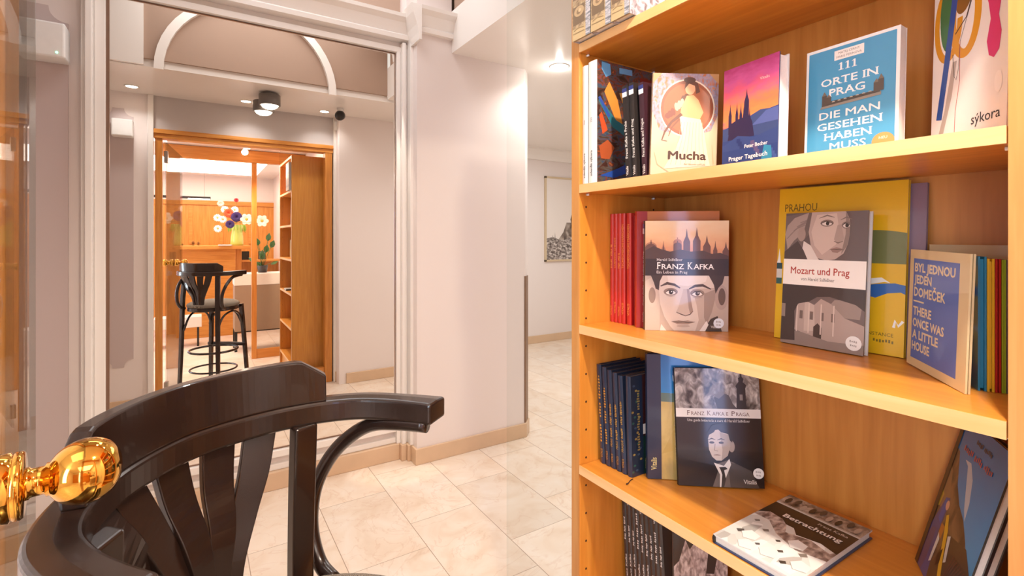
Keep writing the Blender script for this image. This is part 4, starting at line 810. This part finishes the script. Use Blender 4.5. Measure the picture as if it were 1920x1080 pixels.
book('tall navy spined book with painted blue sky and yellow field cover', (0.862, 0.782, z), -38, 0.20, 0.279, 0.020, 2.8, 0, '#24304a', '#1c2740', None, lambda a: (a.rect(0, 0, 0.155, 1, '#1f2b44'), art_navy(_sub(a, 0.155, 1)), a.text('Vitalis', 0.07, 0.17, 0.10, 0.06, '#d8cf8a', True, 0.01, 90)), sp_text(('Vitalis', 0.06, 0.15, pm('#d8cf8a'), 0.7, 0.4)), None)
book('black book with young man portrait under a grey town photograph', (0.896, 0.724, z), -40, 0.179, 0.253, 0.013, 5.2, 1.2, '#211c1b', '#221d1c', None, art_praga, flags(sp_text(('Franz Kafka e Praga', 0.2, 0.6, OFFW, 0.75, 0.5))), None, True, sticker=(0.935, 0.125, 0.062, '#e6e3df'))
# a book lying flat: cover up, its lower edge towards the room
rt = book('Betrachtung, a book lying flat with pale stones on its cover', (0.780, 0.555, z+0.0165), 0, 0.148, 0.252, 0.016, 0, 0, '#d9d6d2', '#2a2422', '#20345c', art_betr, None, None, True)
rt.rotation_euler = Matrix(((0, 1, 0), (-1, 0, 0), (0, 0, 1))).transposed().to_euler()
R = Matrix(((0.0, 0.0, 1.0), (-1.0, 0.0, 0.0), (0.0, -1.0, 0.0)))   # columns: cover x -> -Y, thickness -> -Z, cover z -> +X
rt.rotation_euler = R.to_euler()
MB().tube([(0.832, 0.7985, z+0.0016), (0.824, 0.7975, z+0.0016), (0.816, 0.794, z+0.0015), (0.809, 0.790, z+0.0015), (0.802, 0.788, z+0.0025)], [0.0009, 0.0009, 0.0009, 0.0010, 0.002], mat('dark_ribbon', '#3a1d18', 0.7), 6).build('bookmark_ribbon')
rb = bpy.data.objects['bookmark_ribbon']; tag(rb, 'dark red ribbon bookmark lying on the fourth shelf below the navy books', 'bookmark')
yl = math.degrees(-2.605)
book('picture book with blue sky and mountain, leaning against the right panel', (1.025, 0.341, z), yl, 0.176, 0.262, 0.013, 14.6, 0, '#3a3a34', '#15131a', '#15131a', art_lean, None, 'books leaning against the right panel', True)
nx, ny = math.cos(math.radians(yl+90)), math.sin(math.radians(yl+90))
book('black hardback leaning right behind the blue mountain picture book', (1.025+nx*0.0145, 0.341+ny*0.0145, z), yl, 0.17, 0.235, 0.012, 14.6, 0, '#17151a', None, None, None, None, 'books leaning against the right panel', True)
book('black hardback next to the right panel, last of the leaning books', (1.025+nx*0.028, 0.341+ny*0.028, z), yl, 0.14, 0.17, 0.010, 14.6, 0, '#1d1a1e', None, None, None, None, 'books leaning against the right panel', True)
# fifth shelf
z = SZ[4]
def spines9(i, *items):
    f = sp_text(*items)
    def g(a): f(a); marks(a, 0.50, (0.72, 0.66, 0.64, 0.84, 0.76, 0.7, 0.72, 0.78, 0.68)[i], 0.72, 0.36, OFFW, 90, 15, (4, 9))
    return g
ords = ['first', 'second', 'third', 'fourth', 'fifth', 'sixth', 'seventh', 'eighth', 'ninth']
for i in range(9):
    book(ords[i]+' black spined book from the left on the lowest visible shelf', (0.912-0.001*i, 0.8835-0.0152*i, z), 0, 0.12, 0.252, 0.0142, 4.0, 0, '#2a2625' if i % 2 else '#332e2d', '#3a3433' if i % 3 else '#342f30', None, None, spines9(i, ('Franz Kafka', 0.1+0.03*(i % 3), 0.36+0.03*(i % 3), OFFW, 0.72, 0.36), ('Vitalis', 0.85, 0.93, OFFW, 0.72, 0.36) if i % 3 == 1 else ('V', 0.02, 0.04, OFFW, 0.72, 0.4)), 'black spined books on the lowest visible shelf')
book('black book with jagged pale rocks on its cover, lowest visible shelf', (0.905, 0.743, z), -36, 0.118, 0.258, 0.013, 2.0, 0, '#1f1a18', '#3a3433', None, art_rock, None, None, True)

# ------------------------------------------------------------------ bar stool (local x = forward, y = its left side)
st = empty('bar_stool', (0.137, 0.725, 0), math.radians(-53.3), 'espresso brown wooden bar armchair with fanned back splats', 'bar stool')
def smooth(pts, n=8):
    """Catmull-Rom through points"""
    P = [Vector(p) for p in pts]; P = [P[0]*2-P[1]]+P+[P[-1]*2-P[-2]]; out = []
    for i in range(1, len(P)-2):
        for k in range(n):
            t = k/n; a, b, c, d = P[i-1], P[i], P[i+1], P[i+2]
            out.append(0.5*((2*b)+(c-a)*t+(2*a-5*b+4*c-d)*t*t+(3*b-a-3*c+d)*t**3))
    return out+[P[-2]]
inner = [(0.045, -0.237), (0.0, -0.238), (-0.05, -0.234), (-0.10, -0.218), (-0.15, -0.178), (-0.19, -0.125), (-0.215, -0.06), (-0.223, 0.0), (-0.212, 0.06), (-0.188, 0.122), (-0.148, 0.178), (-0.10, 0.216), (-0.05, 0.232), (0.0, 0.238), (0.045, 0.239)]
ip = smooth([(x, y, 0) for x, y in inner], 6)
def nrm(P, i):
    t = (P[min(i+1, len(P)-1)]-P[max(i-1, 0)]).normalized(); return t, Vector((-t.y, t.x, 0))    # runs right arm -> back -> left arm
ring = MB(); path, fr, secs = [], [], []
n_ = len(ip)
for i, p in enumerate(ip):
    t, nn = nrm(ip, i); out = -nn if (-nn).dot(p) > 0 else nn
    e = min(i, n_-1-i)/(n_-1); wd = 0.05+0.008*max(0, 1-e/0.12)
    path.append(p+Vector((0, 0, 1.08))); fr.append((out, Vector((0, 0, 1))))
    h = 0.020; secs.append([(0, -h), (wd, -h), (wd, h-0.002), (wd*0.5, h+0.001), (0, h)])
ring.sweep(path, fr, secs)
ring.build('arm_rail', M_DARK, st, 0.006, 3, ang=35)
# crest rail standing on the back of the arm rail
cr = MB(); path, fr, secs = [], [], []
i0 = min(range(n_), key=lambda i: (ip[i]-Vector((-0.132, -0.196, 0))).length); i1 = min(range(n_), key=lambda i: (ip[i]-Vector((-0.138, 0.188, 0))).length)
L = [0]
for i in range(i0+1, i1+1): L.append(L[-1]+(ip[i]-ip[i-1]).length)
sm_idx = []
for s_ in [L[-1]*k/44 for k in range(45)]:
    j = max(k for k in range(len(L)) if L[k] <= s_+1e-9); j = min(j, len(L)-2); f_ = (s_-L[j])/(L[j+1]-L[j])
    p = ip[i0+j].lerp(ip[i0+j+1], f_); t, nn = nrm(ip, i0+j); out = -nn if (-nn).dot(p) > 0 else nn
    d = min(s_, L[-1]-s_); top = 0.046+0.030*min(1, max(0, (d-0.0)/0.042))
    path.append(p+Vector((0, 0, 1.0995))); fr.append((out, Vector((0, 0, 1))))
    lean = 0.007; secs.append([(0.004, 0), (0.028, 0), (0.026+lean, top), (0.004+lean, top)])
cr.sweep(path, fr, secs); cr.build('crest_rail', M_DARK, st, 0.0035, 3, ang=35)
def board(pts, wds, th, axis=(0, 1, 0)):
    """flat board along pts with width along axis and thickness th"""
    mb = MB(); P = smooth(pts, 6); W = [w_ for w_ in wds]; path, fr, secs = [], [], []
    for i, p in enumerate(P):
        f_ = i/(len(P)-1)*(len(W)-1); k = min(int(f_), len(W)-2); wd = W[k]+(W[k+1]-W[k])*(f_-k)
        t = (P[min(i+1, len(P)-1)]-P[max(i-1, 0)]).normalized(); A = Vector(axis); A = (A-t*A.dot(t)).normalized(); B = t.cross(A)
        path.append(p); fr.append((A, B)); secs.append([(-wd/2, -th/2), (wd/2, -th/2), (wd/2, th/2), (-wd/2, th/2)])
    mb.sweep(path, fr, secs); return mb
for ty, by, in ((0.114, 0.034), (0.047, 0.017), (-0.032, 0.0), (-0.106, -0.017), (-0.162, -0.034)):
    tx = -0.243+1.75*ty*ty; ax = Vector((-ty*1.3, 1-abs(ty)*0.6, 0)).normalized()
    ax = Vector((3.2*ty, 1, 0)).normalized()
    mid = by+(ty-by)*0.42
    board([(tx-0.004, ty, 1.064), (tx+0.006, by+(ty-by)*0.72, 1.0), (-0.212, mid, 0.935), (-0.205, by+(ty-by)*0.12, 0.865), (-0.20, by, 0.772)], [0.053, 0.049, 0.042, 0.032, 0.024], 0.013, ax).build('back_splat', M_DARK, st, 0.002, 2, ang=35)
for s_ in (1, -0.86):
    lx = 0 if s_ > 0 else 0.03; ly = 0 if s_ > 0 else -0.042
    mb = board([(-0.168+1.3*lx, s_*0.158+1.25*ly, 1.064), (-0.176+lx, s_*0.162+ly, 0.95), (-0.185+lx, s_*0.168+ly, 0.80), (-0.20+lx*0.6, s_*0.18+ly*0.5, 0.45), (-0.222+lx*0.3, s_*0.2, 0.0)], [0.041, 0.041, 0.040, 0.036, 0.028], 0.026, (0.35*s_, 1, 0))
    mb.build('rear_leg', M_DARK, st, 0.004, 3, ang=35)
    mb = board([(0.165, s_*0.16, 0.768), (0.175, s_*0.17, 0.6), (0.19, s_*0.187, 0.3), (0.205, s_*0.203, 0.0)], [0.036, 0.035, 0.032, 0.028], 0.03, (0, 1, 0))
    mb.build('front_leg', M_DARK, st, 0.004, 3, ang=35)
    MB().tube(smooth([(0.03, s_*0.252, 1.056), (-0.03, s_*0.25, 1.053), (-0.09, s_*0.248, 1.043), (-0.14, s_*0.245, 1.012), (-0.18, s_*0.240, 0.97), (-0.207, s_*0.232, 0.915), (-0.214, s_*0.226, 0.86), (-0.206, s_*0.222, 0.812), (-0.18, s_*0.214, 0.775), (-0.14, s_*0.205, 0.76)], 5), 0.0135, None, 14).build('arm_bracket', M_DARK, st)
    MB().tube(smooth([(-0.19, s_*0.17, 0.57), (-0.13, s_*0.172, 0.672), (-0.05, s_*0.178, 0.715), (0.04, s_*0.178, 0.715), (0.12, s_*0.172, 0.672), (0.17, s_*0.168, 0.57)], 5), 0.009, None, 10).build('seat_brace', M_DARK, st)
MB().tube(smooth([(0.172, -0.165, 0.57), (0.178, -0.10, 0.68), (0.182, 0, 0.715), (0.178, 0.10, 0.68), (0.172, 0.165, 0.57)], 5), 0.009, None, 10).build('seat_brace', M_DARK, st)
def seat_outline(r, k=40): return [((r+0.012)*math.cos(2*PI*i/k)*1.0+0.0, r*math.sin(2*PI*i/k)) for i in range(k)]
sf = MB(); sf.sweep([(0, 0, 0.735), (0, 0, 0.770)], [(Vector((1, 0, 0)), Vector((0, 1, 0)))]*2, seat_outline(0.205)); sf.build('seat_frame', M_DARK, st, 0.006, 3)
cu = MB(); rr = [(0.202, 0.771), (0.209, 0.778), (0.210, 0.788), (0.203, 0.799), (0.18, 0.811), (0.13, 0.821), (0.06, 0.826), (0.001, 0.827)]
cu.sweep([(0, 0, z_) for r, z_ in rr], [(Vector((1, 0, 0)), Vector((0, 1, 0)))]*len(rr), [seat_outline(r) for r, z_ in rr], None, True); cu.build('seat_cushion', fabric_mat(), st)
for zz, r in ((0.36, 0.0105), (0.185, 0.0085)):
    q = 0.196 if zz > 0.3 else 0.205
    pts = [(q*math.cos(2*PI*i/40), q*math.sin(2*PI*i/40), zz) for i in range(41)]
    k = 0.93; MB().tube([(x*k if zz < 0.3 else x, y*k if zz < 0.3 else y, z_) for x, y, z_ in pts], r, None, 10).build('foot_ring', M_DARK, st)
board([(0.19, -0.19, 0.375), (0.20, 0, 0.375), (0.19, 0.19, 0.375)], [0.03, 0.036, 0.03], 0.022, (0, 0, 1)).build('foot_rest', M_DARK, st, 0.003)

# ------------------------------------------------------------------ corridor picture and ceiling lights
t = empty('framed_photograph', (4.32, 5.385, 1.08), 0, 'framed sepia photograph of a seated man above a town on the corridor wall', 'picture')
fm = MB()
for a, b in (((-0.37, -0.012, 0), (-0.345, 0.014, 1.15)), ((0.345, -0.012, 0), (0.37, 0.014, 1.15)), ((-0.37, -0.012, 0), (0.37, 0.014, 0.025)), ((-0.37, -0.012, 1.125), (0.37, 0.014, 1.15))): fm.box(a, b)
fm.build('frame', mat('pale_wood_frame', '#d6bf9e', 0.45), t, 0.002)
pmb = MB(); pmb.box((-0.345, -0.003, 0.025), (0.345, 0.010, 1.125), pm('#f3ebe4'))
a = Art(pmb, (-0.345, -0.003, 0.025), (1, 0, 0), (0, 0, 1), (0, -1, 0), 0.69, 1.10)
a.rect(0.0, 0.0, 1, 1, '#efe4dc'); a.poly([(0, 0.0), (0.0, 0.26), (0.16, 0.28), (0.3, 0.25), (0.4, 0.27), (0.42, 0.33), (0.5, 0.46), (0.7, 0.45), (0.9, 0.4), (1, 0.36), (1, 0)], photo('printed_town_photo', [(0.35, '#4d4340'), (0.5, '#8f837d'), (0.62, '#d8cdc6')], 16, 10, 0.6, (1, 2.5, 1)))
a.poly([(0.3, 0.25), (0.42, 0.34), (0.5, 0.46), (0.74, 0.46), (0.8, 0.38), (0.7, 0.3), (0.45, 0.24)], SEPIA)
a.poly([(0.62, 0.45), (0.6, 0.5), (0.64, 0.58), (0.68, 0.63), (0.74, 0.62), (0.78, 0.55), (0.8, 0.48), (0.86, 0.42), (0.82, 0.38), (0.72, 0.44)], '#3b3331'); a.poly(ell(0.70, 0.665, 0.035, 0.028), '#3b3331'); a.poly([(0.2, 0.26), (0.21, 0.34), (0.225, 0.26)], '#a89c96'); a.poly([(0.14, 0.27), (0.15, 0.31), (0.165, 0.27)], '#b5aaa4')
pmb.build('print', pm('#f3ebe4'), t)
def downlight(x, y, z_, label, r=0.045, group=None):
    t = empty('downlight', (x, y, z_), 0, label, 'ceiling light', group)
    MB().lathe([(r*1.25, 0), (r*1.25, -0.003), (r*1.05, -0.006), (r, -0.004), (r, 0)], None, 28).build('bezel', M_WHITE, t)
    MB().lathe([(0, -0.001), (r, -0.001), (r*0.9, -0.005), (0, -0.006)], None, 28).build('lens', M_DOWN, t); return t
downlight(2.12, 2.72, 2.587, 'bright recessed downlight in the low corridor ceiling beside the pier', 0.055)
for x, y, l in ((-0.42, 1.32, 'leftmost downlight in the hall soffit seen in the mirror'), (0.36, 1.32, 'downlight in the hall soffit above the puck lamp reflection'), (1.0, 1.32, 'downlight in the hall soffit beside the security camera')):
    downlight(x, y, 2.57, l, 0.038, 'downlights in the hall soffit')
downlight(0.445, -0.02, 2.41, 'downlight over the doorway, front one of the pair seen in the mirror', 0.035, 'pair of downlights over the doorway')
downlight(0.48, -0.2, 2.41, 'downlight over the doorway, rear one of the pair seen in the mirror', 0.035, 'pair of downlights over the doorway')
downlight(0.52, -2.6, 2.41, 'small downlight in the bar ceiling seen deep in the mirror', 0.05)
t = empty('puck_lamp', (0.5, 1.62, 2.57), 0, 'grey ceiling lamp of two round pucks with domed lenses, seen in the mirror', 'ceiling lamp')
for i, (dx, dy, zt) in enumerate(((0.0, 0.07, -0.015), (-0.03, -0.07, -0.04))):
    h = MB().lathe([(0, zt), (0.075, zt), (0.08, zt-0.005), (0.08, zt-0.085), (0.075, zt-0.09), (0.066, zt-0.088), (0.066, zt-0.07), (0, zt-0.07)], None, 36, (dx, dy, 0)).build('lamp_head', mat('grey_lacquer', '#76716d', 0.35, 0.3), t)
    MB().lathe([(0, zt-0.075), (0.065, zt-0.085), (0.055, zt-0.10), (0.035, zt-0.112), (0, zt-0.116)], None, 30, (dx, dy, 0)).build('lens', M_LAMPGLASS, h)
MB().box((-0.02, -0.05, -0.06), (0.005, 0.05, 0)).build('bracket', mat('grey_lacquer', '#76716d'), t)
t = empty('security_camera', (1.10, 1.5, 2.57), 0, 'dark round security camera near the hall corner, seen in the mirror', 'camera')
MB().lathe([(0, 0.055), (0.03, 0.05), (0.042, 0.03), (0.045, 0.0), (0.03, -0.004), (0, -0.005)], None, 20, (0, 0, -0.06), (-0.4, 0.6, -0.4)).build('camera_dome', M_BLACK, t); MB().lathe([(0.03, 0), (0.03, -0.03), (0.02, -0.06), (0, -0.06)], None, 16).build('mount', M_WHITE, t)
t = empty('wall_sensor', (1.15, 1.115, 2.44), 0, 'small white motion sensor on the pilaster right of the wooden frame', 'sensor')
box('casing', (-0.022, 0.012, 0), (0.022, 0.045, 0.09), M_WHITE, t, 0.006)

# ------------------------------------------------------------------ the bar behind the camera, seen in the mirror
ct = empty('bar_counter', (0.0, -2.2, 0), 0, 'orange wooden bar counter with overhanging top, seen in the mirror', 'bar counter')
MB().box((-0.26, -0.08, 0), (0.48, 0.12, 1.24)).build('front', wood('counter_wood', 0, '#d68a3a', '#de9846', '#c67a2e'), ct, 0.003)
MB().box((-0.30, -0.35, 1.24), (0.66, 0.25, 1.29)).build('counter_top', M_FX, ct, 0.006)
MB().box((0.48, -0.3, 0), (0.56, 0.06, 1.24)).build('post', M_FZ, ct, 0.003)
MB().box((0.56, -0.3, 1.045), (1.1, 0.03, 1.074)).build('shelf', M_FX, ct, 0.003)
MB().box((0.56, -0.32, 0), (1.1, -0.28, 1.05)).build('rear_panel', M_FZ, ct)
cb = empty('low_cabinet', (0.64, -0.98, 0), 0, 'low grey cabinet with white top band on dark feet, seen in the mirror', 'cabinet')
box('body', (-0.245, -0.16, 0.25), (0.43, 0.18, 0.815), mat('taupe_laminate', '#a1866e', 0.45), cb, 0.004); box('top_band', (-0.25, -0.165, 0.815), (0.435, 0.185, 0.955), mat('cream_laminate', '#f1e6da', 0.4), cb, 0.004)
for x in (-0.23, 0.40):
    for y in (-0.14, 0.15): box('foot', (x-0.015, y-0.015, 0), (x+0.015, y+0.015, 0.25), M_BLACK, cb)
box('lower_rail', (-0.22, -0.15, 0.235), (0.41, 0.165, 0.25), M_BLACK, cb)
tag(box('low_bench', (-0.45, -1.72, 0.25), (0.06, -1.45, 0.385), mat('cream_laminate', '#f1e6da'), None, 0.004), 'low cream bench in front of the bar counter, seen between the stool legs', 'bench')
for x in (-0.42, 0.02): box('leg', (x-0.012, -1.7, 0), (x+0.012, -1.47, 0.25), M_BLACK, bpy.data.objects['low_bench'])
t = empty('linear_lamp', (-0.05, -2.5, 1.985), 0, 'long black linear lamp hanging above the bar, seen in the mirror', 'lamp')
box('housing', (-0.6, -0.02, -0.012), (0.23, 0.02, 0.022), M_BLACK, t); box('light_strip', (-0.05, -0.015, -0.016), (0.22, 0.021, -0.006), emit('lit_strip', '#fff6ea', 5), t)
for x in (-0.5, 0.15): MB().tube([(x, 0, 0.02), (x, 0, 0.425)], 0.0015, M_BLACK, 6).build('cable', M_BLACK, t)
t = empty('ceiling_vent', (0.47, -1.75, 2.41), 0, 'grey rectangular air vent in the bar ceiling, seen in the mirror', 'vent')
box('frame', (-0.17, -0.32, -0.01), (0.17, 0.32, 0), mat('vent_grey', '#9c9894', 0.5), t)
sl = MB()
for i in range(14): sl.box((-0.155, -0.30+i*0.045, -0.016), (0.155, -0.285+i*0.045, -0.009))
sl.build('louvres', mat('vent_dark', '#84807c', 0.5), t)
# vase and flowers
FX, FY, FZ = 0.50, -2.12, 1.29
t = empty('flower_vase', (FX, FY, FZ), 0, 'yellow green glass vase of flowers on the bar counter, seen in the mirror', 'vase')
MB().lathe([(0, 0), (0.075, 0), (0.085, 0.02), (0.08, 0.12), (0.065, 0.22), (0.085, 0.30), (0.08, 0.30), (0.06, 0.22), (0.07, 0.12), (0.07, 0.02), (0, 0.01)], None, 24).build('vase_body', photo('green_vase_glass', [(0.4, '#a8b83a'), (0.5, '#d8de7a'), (0.6, '#f0f0c0')], 7, 3, 0.5), t)
wr = MB()
for i in range(16):
    a_ = i*0.39; wr.tube(smooth([(0.088*math.cos(a_), 0.088*math.sin(a_), 0.295), (0.105*math.cos(a_), 0.105*math.sin(a_), 0.29), (0.118*math.cos(a_), 0.118*math.sin(a_), 0.22-0.012*(i % 4))], 4), [0.004]*4+[0.006]*4+[0.002], None, 6)
wr.build('greenery', mat('fresh_green', '#8fae3a', 0.5), t)
def flower(name, x, z_, r, kind, label, cat, group=None, dy=0.0, sx=0.0):
    y = FY+dy; t = empty(name, (x, y, z_), 0, label, cat, group)
    MB().tube(smooth([(0, -0.005, 0), (0.35*(FX+sx-x), -0.006, 0.5*(FZ+0.32-z_)), (FX+sx-x, -0.004, FZ+0.325-z_)], 4), 0.0025, None, 6).build('stem', M_LEAF, t)
    pt = MB(); cols = {'daisy': '#f6f1ec', 'coral': '#e5643a', 'purple': '#4a3570', 'red': '#a8262a', 'pale': '#e8c2b0', 'lily': '#f4f0dc'}
    k = {'daisy': 14, 'coral': 18, 'purple': 26, 'red': 12, 'pale': 14, 'lily': 6}[kind]
    lay = {'daisy': 1, 'coral': 3, 'purple': 4, 'red': 2, 'pale': 2, 'lily': 1}[kind]
    for q in range(lay):
        for i in range(k):
            a_ = 2*PI*(i+0.5*q)/k; tilt = 0.15+0.33*q; rr_ = r*(1-0.16*q); wd = rr_*(0.42 if kind == 'lily' else 0.2)
            u = Vector((math.cos(a_)*math.cos(tilt), math.sin(tilt), math.sin(a_)*math.cos(tilt))); sd = Vector((-math.sin(a_), 0, math.cos(a_)))
            nn = Vector((0, 0.006, 0))
            pts = [u*rr_*0.12, u*rr_*0.55+sd*wd+nn, u*rr_*0.92+sd*wd*0.5, u*rr_, u*rr_*0.92-sd*wd*0.5, u*rr_*0.55-sd*wd+nn]
            pt.mesh([tuple(p) for p in pts]+[tuple(p-Vector((0, 0.0012, 0))) for p in pts], [list(range(6)), list(range(6, 12))[::-1]]+[(j, (j+1) % 6, 6+(j+1) % 6, 6+j) for j in range(6)])
    pt.build('petals', mat('petal_'+kind, cols[kind], 0.6), t)
    MB().lathe([(r*0.2, -0.004), (r*0.2, 0.006), (r*0.12, 0.012), (0, 0.013)], None, 12, (0, 0, 0), (0, 1, 0)).build('flower_centre', mat('centre_'+kind, '#d9a83a' if kind in ('daisy', 'lily') else cols[kind], 0.7), t)
dys = [-0.045, -0.02, 0.095, 0.03, -0.07]
for x, z_, l in ((0.257, 1.689, 'white daisy at the left edge of the bouquet, upper one'), (0.322, 1.665, 'white daisy in the middle left of the bouquet'), (0.257, 1.53, 'white daisy hanging lowest at the left of the bouquet'), (0.345, 1.805, 'white daisy at the top left of the bouquet'), (0.475, 1.81, 'white daisy at the top right of the bouquet')):
    flower('daisy', x, z_, 0.055, 'daisy', l, 'flower', 'white daisies in the bouquet', dys.pop(0))
flower('coral_dahlia', 0.392, 1.755, 0.07, 'coral', 'coral red dahlia in the middle of the bouquet', 'flower', None, 0.065)
flower('purple_dahlia', 0.487, 1.70, 0.075, 'purple', 'larger dark purple dahlia at the right of the bouquet', 'flower', 'purple dahlias', 0.12); flower('purple_dahlia', 0.402, 1.592, 0.06, 'purple', 'smaller dark purple dahlia low in the bouquet', 'flower', 'purple dahlias', 0.18)
flower('red_bloom', 0.497, 1.955, 0.035, 'red', 'small dark red bloom at the top of the bouquet', 'flower', None, -0.10); flower('pale_bloom', 0.30, 1.90, 0.05, 'pale', 'pale pink bloom at the top left of the bouquet', 'flower', None, -0.14)
flower('lily', 0.606, 1.665, 0.085, 'lily', 'white lily at the right of the bouquet beside the post', 'flower', 'white lilies', 0.235); flower('lily', 0.80, 1.645, 0.09, 'lily', 'white lily reaching far right past the post', 'flower', 'white lilies', 0.265)
pl = empty('leafy_plant', (0.72, -1.38, 0.955), 0, 'dark green leafy pot plant behind the low cabinet, seen in the mirror', 'plant')
MB().lathe([(0, 0), (0.05, 0), (0.065, 0.09), (0.058, 0.09), (0.05, 0.02), (0, 0.02)], None, 18, (0, 0.5-0.12, 0)).build('pot', mat('dark_pot', '#4a4340', 0.5), pl)
lf = MB(); sm_ = MB()
for i, (x, z_, s_) in enumerate(((0.07, 0.45, 0.10), (-0.06, 0.39, 0.09), (0.12, 0.36, 0.1), (0.0, 0.22, 0.12), (0.13, 0.12, 0.09), (-0.04, 0.1, 0.09), (-0.12, 0.16, 0.08), (0.04, 0.30, 0.1), (-0.1, 0.5, 0.07))):
    b0 = Vector((0, 0.38, 0.05)); tip = Vector((x, 0.38+0.05*math.sin(i*2), z_)); sm_.tube([tuple(b0), tuple(b0.lerp(tip, 0.5)+Vector((0, 0.03, 0.03))), tuple(tip)], 0.003, None, 6)
    d = (tip-b0).normalized(); sd = Vector((0.8, 0.6*math.cos(i), 0.2*math.sin(i*3))).normalized(); sd = (sd-d*sd.dot(d)).normalized(); th_ = d.cross(sd)*0.002
    o_ = [tip-d*s_*0.5+sd*0, tip-d*s_*0.2+sd*s_*0.32, tip+d*s_*0.15+sd*s_*0.34, tip+d*s_*0.6, tip+d*s_*0.15-sd*s_*0.34, tip-d*s_*0.2-sd*s_*0.32]
    lf.mesh([tuple(p+th_) for p in o_]+[tuple(p-th_) for p in o_], [list(range(6)), list(range(6, 12))[::-1]]+[(j, (j+1) % 6, 6+(j+1) % 6, 6+j) for j in range(6)])
sm_.build('stems', M_LEAF, pl); lf.build('leaves', M_LEAF, pl)
for i, (x, l) in enumerate(((0.62, 'dark framed card standing on the shelf right of the bar counter, left one'), (0.84, 'small framed photo standing on the shelf right of the bar counter, right one'))):
    t = empty('photo_frame', (x, -2.26, 1.075), 0, l, 'picture frame')
    box('frame', (-0.05, -0.008, 0), (0.05, 0.004, 0.125), M_BLACK, t); box('print', (-0.042, 0.004, 0.008), (0.042, 0.0055, 0.117), pm('#2c2624') if i == 0 else GREYPH, t)
for i, (x, s_) in enumerate(((-0.161, 0.018), (-0.037, 0.035), (0.025, 0.03))):
    t = empty('pine_cone', (x, -2.07, 1.29), 0, ('smallest pine cone, at the left on the bar counter', 'largest brown pine cone in the middle of the counter trio', 'right hand brown pine cone of the counter trio')[i], 'pine cone', 'pine cones on the bar counter')
    c_ = MB()
    for q in range(6):
        rr_ = s_*(0.55, 0.9, 1.0, 0.85, 0.6, 0.3)[q]
        for k in range(8):
            a_ = 2*PI*(k+0.5*(q % 2))/8; u = Vector((math.cos(a_), math.sin(a_), 0.35)); v_ = Vector((-math.sin(a_), math.cos(a_), 0)); p = Vector((0, 0, s_*0.1+q*s_*0.32))
            c_.mesh([tuple(p), tuple(p+u*rr_*0.7+v_*rr_*0.3), tuple(p+u*rr_), tuple(p+u*rr_*0.7-v_*rr_*0.3), tuple(p+Vector((0, 0, s_*0.25)))], [(0, 3, 2, 1), (4, 1, 2), (4, 2, 3), (0, 1, 4), (0, 4, 3)])
    c_.build('scales', mat('cone_brown', '#6b452c', 0.8), t)
book('open pale booklet lying on the bar counter below the bouquet, seen in the mirror', (0.28, -2.02, 1.306), 0, 0.16, 0.11, 0.016, 0, 0, '#e6ddd2', None, None, None, None, None, True).rotation_euler = (math.radians(-90), 0, 0.2)

for o in (_fo,):
    bpy.data.objects.remove(o, do_unlink=True)
